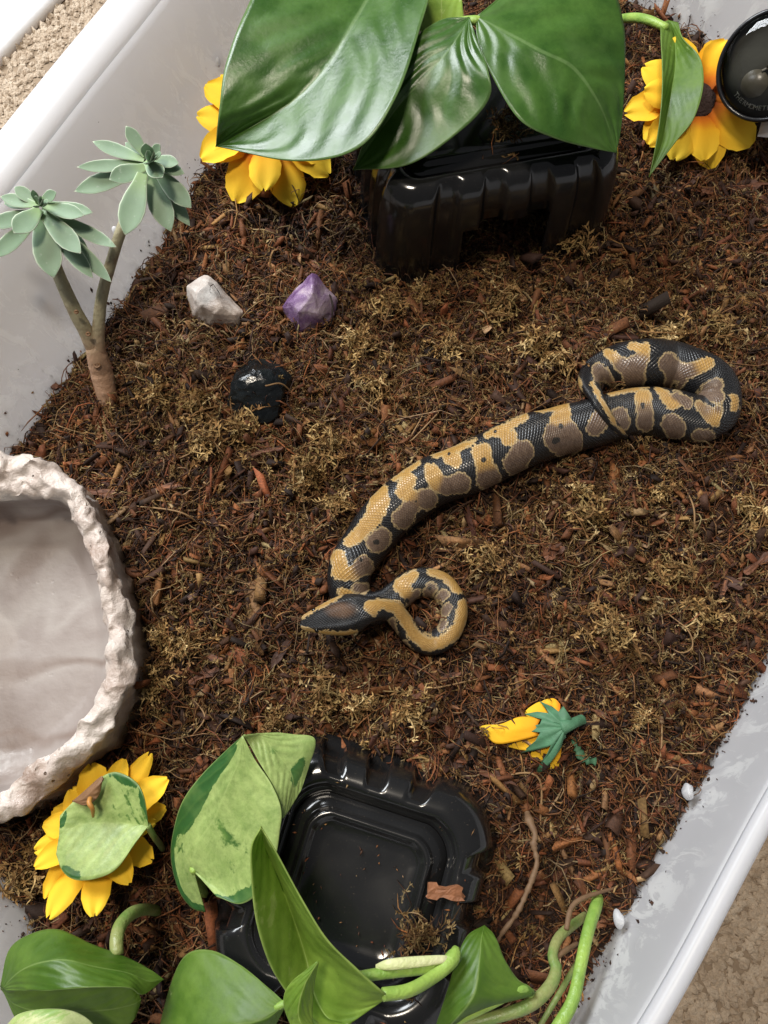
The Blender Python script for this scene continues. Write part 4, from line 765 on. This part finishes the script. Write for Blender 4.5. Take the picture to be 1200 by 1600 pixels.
vt('stem', [(868, 1612, .040, 11), (895, 1563, .036, 10), (907, 1510, .030, 9.5), (919, 1455, .022, 9.5), (930, 1420, .014, 9.5), (934, 1404, .004, 8.5), (930, 1398, -.004, 7)], M['stem'])
vt('stem', [(838, 1612, .030, 4), (872, 1556, .026, 4.5), (896, 1514, .020, 4.5), (905, 1500, .016, 4)], M['stem2'])
vt('aerial_root', [(862, 1500, .028, 4), (880, 1488, .026, 4.5), (902, 1474, .018, 3)], M['twig'], n=16)
vt('aerial_root', [(885, 1452, .022, 4), (893, 1418, .018, 4), (915, 1402, .014, 4), (962, 1387, .003, 2)], M['twig'], n=20, wob=.08)
# leaf in the near corner
lf = empty('pothos_cutting', P(245, 1420, 0)); tag(lf, 'broad dark green pothos leaf folded over on a curved stalk by the tub corner', 'plant')
leaf([Zs([((0, 1542), (3, 1545), (6, 1548)), ((14, 1484), (28, 1520), (42, 1548)), ((48, 1459), (60, 1505), (75, 1548)), ((92, 1452), (102, 1500), (110, 1545)), ((142, 1474), (146, 1510), (152, 1542)), ((195, 1494), (199, 1520), (203, 1543)), ((234, 1514), (233, 1533), (224, 1554)), one((256, 1530))],
         [(.045, .046, .047), (.046, .056, .060), (.048, .062, .066), (.050, .064, .069), (.050, .062, .068), (.048, .058, .062), (.046, .052, .054), (.045,)*3]),
      Zs([((0, 1545), (3, 1548), (6, 1552)), ((18, 1540), (24, 1570), (30, 1600)), ((60, 1540), (65, 1580), (70, 1625)), ((110, 1538), (115, 1580), (118, 1635)), ((160, 1536), (166, 1578), (168, 1625)), ((198, 1535), (206, 1570), (204, 1600)), ((212, 1540), (221, 1562), (216, 1580))],
         [(.040,)*3, (.048, .044, .040), (.052, .046, .040), (.054, .047, .040), (.054, .047, .040), (.050, .045, .040), (.046, .043, .040)])], M['leaf_mid'], lf, n=56, m=32)
leaf([Zs([one((0, 1615)), ((30, 1584), (36, 1612), (40, 1645)), ((88, 1576), (92, 1612), (95, 1655)), ((132, 1588), (132, 1622), (135, 1655)), one((172, 1630))], [(.060,)*3, (.062, .066, .062), (.064, .070, .064), (.062, .066, .062), (.060,)*3])], M['leaf_pale'], lf, label='pale cream-green leaf below the dark one')
px_tube('stem', [(183, 1492, .048, 10), (182, 1470, .046, 10.5), (188, 1446, .040, 10.5), (206, 1427, .030, 10), (228, 1421, .014, 9), (246, 1423, -.004, 8)], M['stem2'], None, n=36); keep(COL.objects[-1], lf)
o = px_tube('dry_twig', [(776, 1473, .008, 2.5), (786, 1456, .012, 4), (801, 1437, .013, 4), (812, 1419, .014, 4.6), (822, 1397, .013, 4), (833, 1370, .012, 4.4), (839, 1346, .010, 3.8), (834, 1320, .009, 5), (836, 1303, .008, 4.4), (826, 1280, .004, 6), (824, 1270, .0, 5)], M['twig'], None, n=60, wob=.16, sides=8); tag(o, 'bent dry brown twig beside the stepped black hide', 'twig')

# ---------------------------------------------------------------- artificial flowers
def petal_mesh(i):
    r = np.random.default_rng(40+i); n, m = 18, 11; t = np.linspace(0, 1, n); s = np.linspace(-1, 1, m)
    w = np.interp(t, [0, .25, .55, .75, .9, 1], [.10, .22, .34, .33, .24, .07]); notch = [(.0, 0), (.06, .3), (.05, -.35), (0, 0)][i % 4]
    x = t[:, None]*np.ones((1, m))-(notch[0]*np.exp(-((s-notch[1])/.22)**2))[None]*sm(t, .7, 1)[:, None]
    y = w[:, None]*s[None]*(1+.04*r.normal(size=(n, 1)))
    z = .10*np.sin(t*2.2)[:, None]-.20*(t**2.2)[:, None]*r.uniform(.2, 1)+.05*(np.abs(s)**2)[None]*np.sin(np.pi*t)[:, None]*r.choice([-1, 1.6])+.018*np.sin(s*5+r.uniform(0, 6))[None]*t[:, None]
    V = np.stack([x, y, z], -1).reshape(-1, 3); me_o = mesh_np('petal', V, grid_faces(n, m), M['petal'], None, True); attr(me_o, 'lt', np.repeat(t, m)); me = me_o.data; bpy.data.objects.remove(me_o); return me
PET = [petal_mesh(i) for i in range(6)]
def flower(name, cpx, nrm, R_, petals, label, spin=0., disc=True, rdisc=.26):
    """petals: (angle, length factor, width factor, lift)"""
    root = empty(name, P(*cpx)); z = Vector(nrm).normalized(); x = Vector((1, 0, 0)); x = (x-z*x.dot(z)).normalized(); y = z.cross(x)
    root.rotation_euler = Matrix((x, y, z)).transposed().to_euler(); tag(root, label, 'artificial flower', 'yellow fabric sunflowers')
    for i, (a, l, w, lift) in enumerate(petals):
        o = bpy.data.objects.new('petal', PET[(i*5+int(spin*10)) % 6]); a = math.radians(a); o.location = (math.cos(a)*.06*R_, math.sin(a)*.06*R_, (.0006 if i % 2 else -.0006)+.0002*(i % 5))
        o.rotation_euler = (random.gauss(0, .1), -lift, a); o.scale = (R_*l*.95, R_*w, R_*.9); link(o, root)
    if disc:
        bm = bmesh.new(); bmesh.ops.create_uvsphere(bm, u_segments=40, v_segments=24, radius=1)
        for v in bm.verts: v.co *= 1+.10*noise.noise(v.co*14); v.co.z = max(v.co.z*.38, -.1)
        me = bpy.data.meshes.new('disc'); bm.to_mesh(me); bm.free(); me.materials.append(M['disc']); o = bpy.data.objects.new('disc', me); o.scale = (R_*rdisc,)*3; o.location = (0, 0, .06*R_); link(o, root)
    return root
def ringp(n, off=0, l=1, w=1, lift=.1): return [(off+360*i/n+random.uniform(-7, 7), l*random.uniform(.88, 1.06), w*random.uniform(.85, 1.1), lift+random.uniform(-.12, .12)) for i in range(n)]
flower('artificial_flower', (418, 205, .025), (.10, -.22, 1), 120*mpp(418, 205, .025), ringp(9, 12, 1, .72, .02)+ringp(6, 30, .90, .62, .14), 'yellow fabric sunflower mostly hidden beneath the largest glossy leaf', .3)
flower('artificial_flower', (1088, 160, .022), (-.08, -.45, 1), 104*mpp(1088, 160, .022), ringp(10, 0, 1, .76, .02)+ringp(7, 17, .93, .7, .16), 'yellow and orange fabric sunflower beside the round gauge', .6)
flower('artificial_flower', (160, 1302, .016), (.1, .25, 1), 118*mpp(160, 1302, .016), [(248, 1.13, 0.51, 0.32), (234, 0.96, 0.50, 0.03), (215, 0.87, 0.50, 0.40), (198, 0.80, 0.54, 0.17), (175, 0.73, 0.52, 0.37), (156, 0.74, 0.59, 0.04), (132, 0.71, 0.64, 0.35), (106, 0.89, 0.63, 0.35), (79, 0.95, 0.48, 0.31), (63, 1.14, 0.45, 0.17), (40, 1.06, 0.59, 0.32), (21, 0.84, 0.49, 0.24), (11, 0.70, 0.46, 0.36), (335, 0.75, 0.53, 0.05), (309, 0.82, 0.52, 0.30), (278, 1.04, 0.55, 0.24)], 'yellow fabric sunflower under a variegated leaf beside the bowl', .2)
# flower lying face down, half buried: leaves of its green calyx up
fx = empty('artificial_flower', P(905, 1125, 0)); tag(fx, 'half buried yellow fabric flower lying face down with green calyx showing', 'artificial flower', 'yellow fabric sunflowers')
x6 = lambda x, y: (700+x/4, 1040+y/4)
def petal_px(st, zs, nm, mat):
    v, f_, t, s = blade(Zs(st, zs), n=24, m=12, quilt=0.0002); o = mesh_np(nm, v, f_, mat, None, True); attr(o, 'lt', 1-.62*t); o.modifiers.new('t', 'SOLIDIFY').thickness = .0004; keep(o, fx); return o
petal_px([one(x6(188, 385)), (x6(240, 370), x6(250, 400), x6(240, 440)), (x6(330, 365), x6(330, 410), x6(300, 488)), (x6(450, 320), x6(420, 400), x6(400, 480)), (x6(580, 330), x6(560, 370), x6(560, 440))], [(.0055,)*3, (.0062, .0066, .0055), (.0075, .0080, .0060), (.0095, .0105, .0085), (.012, .0125, .012)], 'petal', M['petal'])
petal_px([one(x6(470, 300)), (x6(510, 260), x6(520, 290), x6(510, 325)), (x6(580, 225), x6(590, 280), x6(590, 320)), (x6(650, 250), x6(660, 290), x6(650, 330))], [(.004,)*3, (.006, .0066, .006), (.009, .0096, .009), (.011,)*3], 'petal', M['petal'])
petal_px([one(x6(560, 250)), (x6(600, 215), x6(620, 235), x6(610, 260)), (x6(660, 205), x6(670, 240), x6(660, 280)), (x6(700, 240), x6(700, 270), x6(690, 300))], [(.003,)*3, (.004, .0048, .005), (.006, .007, .007), (.009,)*3], 'petal', M['petal'])
petal_px([one(x6(370, 505)), (x6(400, 460), x6(420, 490), x6(420, 520)), (x6(500, 440), x6(510, 490), x6(500, 530)), (x6(600, 420), x6(600, 460), x6(590, 500))], [(.003,)*3, (.005, .0055, .0045), (.0075, .008, .007), (.011,)*3], 'petal', M['petal'])
petal_px([one(x6(515, 605)), (x6(520, 540), x6(560, 570), x6(580, 600)), (x6(570, 500), x6(610, 540), x6(650, 570)), (x6(640, 470), x6(660, 490), x6(690, 520))], [(.003,)*3, (.005, .0055, .0045), (.0075, .008, .007), (.011,)*3], 'petal', M['petal'])
petal_px([one(x6(625, 650)), (x6(630, 600), x6(660, 610), x6(690, 630)), (x6(650, 540), x6(680, 550), x6(705, 560)), (x6(670, 480), x6(690, 490), x6(710, 500))], [(.002,)*3, (.004, .0045, .004), (.007, .0075, .006), (.010,)*3], 'petal', M['petal'])
def fan():
    c0 = (735, 385); rim = [(770, 330), (722, 255), (690, 290), (655, 262), (575, 228), (612, 268), (632, 297), (560, 290), (480, 305), (545, 325), (588, 335), (575, 365), (530, 378), (450, 408), (530, 415), (580, 418), (545, 470), (455, 546), (530, 530), (625, 508), (645, 495), (615, 560), (570, 620), (548, 675), (600, 655), (655, 590), (700, 520), (706, 470), (735, 450)]
    V_ = []; T_ = []
    K = 8
    for t in np.linspace(.06, 1, K):
        for i_, (x, y) in enumerate(rim):
            px, py = c0[0]+(x-c0[0])*t, c0[1]+(y-c0[1])*t; l = math.hypot(x-c0[0], y-c0[1])/290
            V_.append(tuple(P(*x6(px, py), .0165-.010*(t*l)**2+.0009*math.cos(i_*2*math.pi/5)*t))); T_.append(t)
    o = mesh_np('calyx', V_, grid_faces(K, len(rim)), M['calyx'], None, True); o.modifiers.new('t', 'SOLIDIFY').thickness = .0005; keep(o, fx)
fan()
o = px_tube('stem', [(*x6(715, 385), .0160, 12), (*x6(760, 370), .0165, 9), (*x6(805, 350), .0140, 8), (*x6(842, 335), .009, 8)], M['calyx'], None, n=20, flat=.7); keep(o, fx)
o = px_tube('stem', [(*x6(785, 455), .003, 4), (*x6(800, 500), .005, 5), (*x6(840, 570), .004, 7), (*x6(920, 600), .002, 6)], M['calyx'], None, n=20, wob=.25, flat=.5); keep(o, fx)

# ---------------------------------------------------------------- succulent
s5 = lambda x, y: (x/3.479, 180+y/3.479)
ZL, ZR = .088, .098
suc = empty('succulent', P(168, 628, 0)); tag(suc, 'branching succulent with two grey-green rosettes on bare stems', 'plant')
o = px_tube('trunk', [(*s5(600, 1600), -.006, 13), (*s5(585, 1540), .002, 15), (*s5(550, 1390), .014, 17), (*s5(522, 1290), .024, 15), (*s5(500, 1235), .029, 10)], M['sstem'], None, n=40, sides=20, wob=.012); keep(o, suc)
o = px_tube('branch', [(*s5(545, 1370), .015, 10), (*s5(510, 1265), .026, 12.5), (*s5(465, 1170), .036, 11.5), (*s5(405, 1060), .047, 11), (*s5(320, 870), .063, 10), (*s5(250, 680), .077, 9.5), (*s5(222, 560), ZL-.004, 6)], M['sstem'], None, n=50, sides=16, wob=.012); keep(o, suc)
o = px_tube('branch', [(*s5(555, 1380), .015, 8), (*s5(535, 1260), .027, 10.5), (*s5(535, 1160), .036, 9.5), (*s5(555, 980), .050, 9), (*s5(610, 780), .067, 8.5), (*s5(665, 610), .080, 8.5), (*s5(745, 430), .088, 8), (*s5(790, 310), ZR-.006, 6)], M['sstem'], None, n=50, sides=16, wob=.012); keep(o, suc)
for u_, v_, z_, r_ in ((527, 1360, .0225, 5), (480, 1190, .040, 3.5), (415, 1070, .052, 3)):       # old leaf scars
    c_ = s5(u_, v_); o = px_tube('leaf_scar', [(c_[0]-r_, c_[1], z_, 1.3), (c_[0], c_[1]-r_*.7, z_+.0008, 1.6), (c_[0]+r_, c_[1], z_, 1.3), (c_[0], c_[1]+r_*.7, z_-.0002, 1.6), (c_[0]-r_, c_[1], z_, 1.3)], M['dry'], None, n=24, sides=6); keep(o, suc)
def sleaf(base, tip, w, zb, zt, i):
    a, b = P(*s5(*base), zb), P(*s5(*tip), zt); d = b-a; L_ = d.length; d.normalize(); wm = w/3.479*mpp(*s5(*tip), zt)*.5
    view_ = (Vector((0, 0, CAM_H))-a).normalized(); up = (view_*.65+Vector((0, 0, .6))).normalized(); sd = d.cross(up).normalized(); up = sd.cross(d)
    n, m = 20, 16; t = np.linspace(0, 1, n); prof = np.interp(t, [0, .15, .38, .58, .74, .86, .95, 1], [.42, .54, .86, 1, .90, .62, .25, .02]); an = np.linspace(0, 2*np.pi, m, endpoint=False)
    V = np.zeros((n, m, 3)); cen_ = np.array(a)+np.outer(t*L_, d)+np.outer(.10*L_*np.sin(np.pi*t)*(.6+.3*math.sin(i)), -np.array(up)*.5)
    thick = np.minimum(wm*.30, .0022)*np.interp(t, [0, .5, .9, 1], [.9, 1, .55, .1])
    for jx, q in enumerate(an):
        cup = .22*wm*prof*math.cos(q)**2
        V[:, jx] = cen_+np.outer(prof*wm*math.cos(q), sd)+np.outer(thick*math.sin(q)*(1.25 if math.sin(q) < 0 else .5)+cup, up)
    V = V.reshape(-1, 3); o = mesh_np('leaf', np.vstack([V, np.array(b)]), [grid_faces(n, m, True), np.stack([(n-1)*m+np.arange(m), (n-1)*m+(np.arange(m)+1) % m, np.full(m, n*m)], -1)], M['succ'], None, True)
    attr(o, 'lt', np.append(np.repeat(t, m), 1)); attr(o, 'ls', np.append(np.tile(np.cos(an), n), 0)); keep(o, suc)
RR = [((775, 190), (685, 58), 78, .004, .012), ((765, 230), (503, 143), 78, .003, .004), ((760, 265), (418, 282), 72, .001, 0), ((750, 315), (404, 415), 105, -.002, -.008), ((775, 310), (594, 350), 105, .003, .006), ((745, 385), (680, 652), 142, .004, -.004), ((775, 340), (930, 632), 128, -.001, -.012), ((860, 380), (1032, 602), 85, -.004, -.016), ((870, 320), (1040, 505), 108, 0, -.006), ((850, 255), (1003, 318), 72, .003, .002), ((850, 225), (972, 262), 74, .004, .006), ((835, 235), (870, 158), 62, .006, .016), ((828, 245), (790, 152), 74, .006, .020), ((785, 250), (884, 338), 98, .006, .012), ((770, 215), (680, 148), 62, .001, .003), ((835, 228), (878, 205), 40, .008, .016)]
RL = [((195, 470), (78, 390), 74, .002, .006), ((195, 490), (2, 443), 74, .003, .003), ((160, 560), (-60, 600), 90, -.001, -.004), ((220, 535), (74, 640), 122, .003, .006), ((185, 640), (-40, 775), 95, -.004, -.012), ((212, 600), (292, 886), 150, -.002, -.012), ((240, 560), (440, 752), 120, .001, .0), ((285, 650), (506, 886), 92, -.005, -.012), ((380, 690), (606, 908), 82, -.006, -.014), ((330, 570), (634, 718), 82, -.002, -.006), ((320, 470), (505, 530), 72, .002, .002), ((255, 495), (458, 545), 88, .004, .006), ((225, 455), (306, 418), 66, .004, .010), ((195, 470), (178, 405), 40, .006, .016), ((215, 480), (262, 470), 44, .008, .015), ((245, 545), (358, 552), 52, -.004, -.005), ((200, 470), (20, 480), 60, 0, -.002), ((215, 475), (200, 440), 40, .007, .015), ((330, 620), (480, 730), 60, -.008, -.012)]
RR += [((812, 240), (800, 190), 40, .006, .024), ((815, 245), (850, 232), 38, .007, .020), ((808, 250), (790, 262), 38, .006, .018), ((815, 240), (835, 200), 34, .008, .026), ((790, 300), (720, 470), 70, -.008, -.02)]
RL += [((212, 478), (215, 440), 36, .006, .022), ((215, 482), (245, 478), 34, .006, .018), ((208, 485), (185, 492), 36, .006, .016), ((212, 475), (232, 455), 32, .008, .022)]
mid_ = lambda b_, c_: ((b_[0]+c_[0])/2, (b_[1]+c_[1])/2)
for i, (b_, t_, w, z0, z1) in enumerate(RR): sleaf(mid_(b_, (808, 255)), t_, w, ZR+z0, ZR+z1, i)
for i, (b_, t_, w, z0, z1) in enumerate(RL): sleaf(mid_(b_, (214, 492)), t_, w, ZL+z0, ZL+z1, i)

# ---------------------------------------------------------------- crystals
x63 = lambda x, y: (240+x/3, 380+y/3)
def hull(name, pts, mat, label, cat, bev=.0008):
    bm = bmesh.new()
    for u, v, z in pts: bm.verts.new(P(u, v, z))
    r = bmesh.ops.convex_hull(bm, input=bm.verts); bmesh.ops.delete(bm, geom=[g_ for g_ in r['geom_interior'] if isinstance(g_, bmesh.types.BMVert)], context='VERTS')
    bmesh.ops.bevel(bm, geom=list(bm.edges), offset=bev, segments=2, affect='EDGES', profile=.6)
    bmesh.ops.triangulate(bm, faces=bm.faces); bmesh.ops.subdivide_edges(bm, edges=bm.edges, cuts=3, use_grid_fill=True)
    c_ = sum((v.co for v in bm.verts), Vector())/len(bm.verts); c_.z = 0
    for v in bm.verts: v.co += noise.noise_vector(v.co*130)*.0009+noise.noise_vector(v.co*420)*.00025; v.co -= c_
    me = bpy.data.meshes.new(name); bm.to_mesh(me); bm.free(); me.materials.append(mat); o = link(bpy.data.objects.new(name, me)); o.location = c_; tag(o, label, cat); return o
q3 = lambda x, y, z: (*x63(x, y), z)
hull('quartz_crystal', [q3(*p) for p in ((150, 200, .012), (160, 270, .002), (240, 145, .012), (262, 150, .012), (325, 222, .010), (432, 330, .004), (398, 388, .001), (310, 388, .000), (240, 395, .0), (182, 345, .0), (200, 230, .019), (255, 190, .018), (330, 300, .015), (290, 330, .013), (215, 290, .017), (380, 335, .010), (300, 300, -.006))], M['quartz'], 'chunky white quartz crystal point beside the purple crystal', 'crystal')
hull('amethyst_crystal', [q3(*p) for p in ((740, 135, .020), (765, 150, .018), (862, 262, .006), (852, 335, .002), (790, 405, .0), (680, 420, .0), (640, 385, .0), (596, 312, .003), (600, 300, .006), (662, 218, .012), (745, 235, .023), (800, 270, .015), (770, 330, .014), (680, 320, .016), (650, 270, .016), (720, 300, -.006))], M['amethyst'], 'faceted purple amethyst crystal point standing in the soil', 'crystal')
bm = bmesh.new(); bmesh.ops.create_icosphere(bm, subdivisions=5, radius=1.); q = P(404, 606, .004); s_ = mpp(404, 606, .004)
ro = random.Random(12); planes = [(Vector((ro.gauss(0, 1), ro.gauss(0, 1), abs(ro.gauss(.4, .8)))).normalized(), ro.uniform(.66, .92)) for _ in range(17)]
for v in bm.verts:
    v.co *= 1+.14*noise.noise(v.co*1.5+Vector((2, 5, 1)))
    for nn_, dd in planes:
        e = v.co.dot(nn_)-dd
        if e > 0: v.co -= nn_*e*.92
    v.co += noise.noise_vector(v.co*3.2)*.05+noise.noise_vector(v.co*8)*.02
    v.co = Vector((v.co.x*60*s_, v.co.y*58*s_, v.co.z*.0135))
me = bpy.data.meshes.new('obsidian_stone'); bm.to_mesh(me); bm.free(); me.materials.append(M['obsidian']); o = link(bpy.data.objects.new('obsidian_stone', me)); o.location = q; tag(o, 'rough glossy black stone half sunk in the soil', 'stone')
pm = o

# ---------------------------------------------------------------- round gauge in the far corner
gz = .056; gc = P(1203, 103, gz); R_ = 79*mpp(1203, 103, gz)
gauge = empty('thermometer', gc); z = (Vector((0, 0, CAM_H))-gc).normalized()*.8+Vector((-.25, -.05, .15)); z.normalize(); x = Vector((1, .0, 0)); x = (x-z*x.dot(z)).normalized(); y = z.cross(x)
gauge.rotation_euler = (Matrix((x, y, z)).transposed() @ Matrix.Rotation(math.radians(-6), 3, 'Z')).to_euler(); tag(gauge, 'round black dial thermometer with clear lens in the tub corner', 'thermometer')
def lathe(name, prof, mat, n=72):
    a = np.linspace(0, 2*np.pi, n, endpoint=False); V = np.vstack([np.stack([r*R_*np.cos(a), r*R_*np.sin(a), np.full(n, h*R_)], -1) for r, h in prof])
    return mesh_np(name, V, grid_faces(len(prof), n, True), mat, gauge, True)
lathe('case', [(.001, -.30), (.9, -.30), (.97, -.27), (1, -.2), (1, .02), (.985, .07), (.95, .09), (.92, .07), (.90, .0), (.90, -.12)], M['gauge'])
face = lathe('dial', [(.90, -.13), (.5, -.13), (.001, -.13)], M['face'])
lathe('lens', [(.915, .06), (.85, .13), (.7, .19), (.45, .23), (.2, .245), (.001, .25)], M['glass'])
o = lathe('hub', [(.075, -.125), (.07, -.04), (.04, -.02), (.001, -.018)], M['pin'], 24); o.parent = face
o = lathe('coil_cover', [(.26, -.125), (.25, -.10), (.001, -.095)], M['grey'], 40); o.location = (-.22*R_, -.32*R_, 0); o.parent = face
nd = mesh_np('needle', [(-.02*R_, -.16*R_, -.07*R_), (.02*R_, -.16*R_, -.07*R_), (.012*R_, .66*R_, -.07*R_), (-.012*R_, .66*R_, -.07*R_), (-.02*R_, -.16*R_, -.085*R_), (.02*R_, -.16*R_, -.085*R_), (.012*R_, .66*R_, -.085*R_), (-.012*R_, .66*R_, -.085*R_)], [[0, 1, 2, 3], [7, 6, 5, 4], [0, 4, 5, 1], [1, 5, 6, 2], [2, 6, 7, 3], [3, 7, 4, 0]], M['print'], gauge); nd.rotation_euler = (0, 0, -1.0); nd.parent = face
word = 'THERMOMETER'; bm_all = []
for i, ch in enumerate(word):
    cu = bpy.data.curves.new('t', 'FONT'); cu.body = ch; cu.size = .125*R_; cu.align_x = 'CENTER'; cu.align_y = 'CENTER'; cu.extrude = .003*R_; to = bpy.data.objects.new('t', cu); COL.objects.link(to)
    bpy.context.view_layer.update(); me = bpy.data.meshes.new_from_object(to.evaluated_get(bpy.context.evaluated_depsgraph_get())); bpy.data.objects.remove(to)
    a = math.radians(-134+i*6.4); me.materials.clear(); me.materials.append(M['print']); o = bpy.data.objects.new('letter', me); o.location = (math.cos(a)*.74*R_, math.sin(a)*.74*R_, -.122*R_); o.rotation_euler = (0, 0, a+math.pi/2); link(o, face)
o = mesh_np('fixing_pad', *(lambda g_: (g_[0], g_[1]))((np.array([(.1*R_, -1.25*R_, -.3*R_), (.6*R_, -1.25*R_, -.3*R_), (.6*R_, -.8*R_, -.3*R_), (.1*R_, -.8*R_, -.3*R_), (.1*R_, -1.25*R_, -.22*R_), (.6*R_, -1.25*R_, -.22*R_), (.6*R_, -.8*R_, -.22*R_), (.1*R_, -.8*R_, -.22*R_)]), [[3, 2, 1, 0], [4, 5, 6, 7], [0, 1, 5, 4], [1, 2, 6, 5], [2, 3, 7, 6], [3, 0, 4, 7]])), M['white'], gauge)
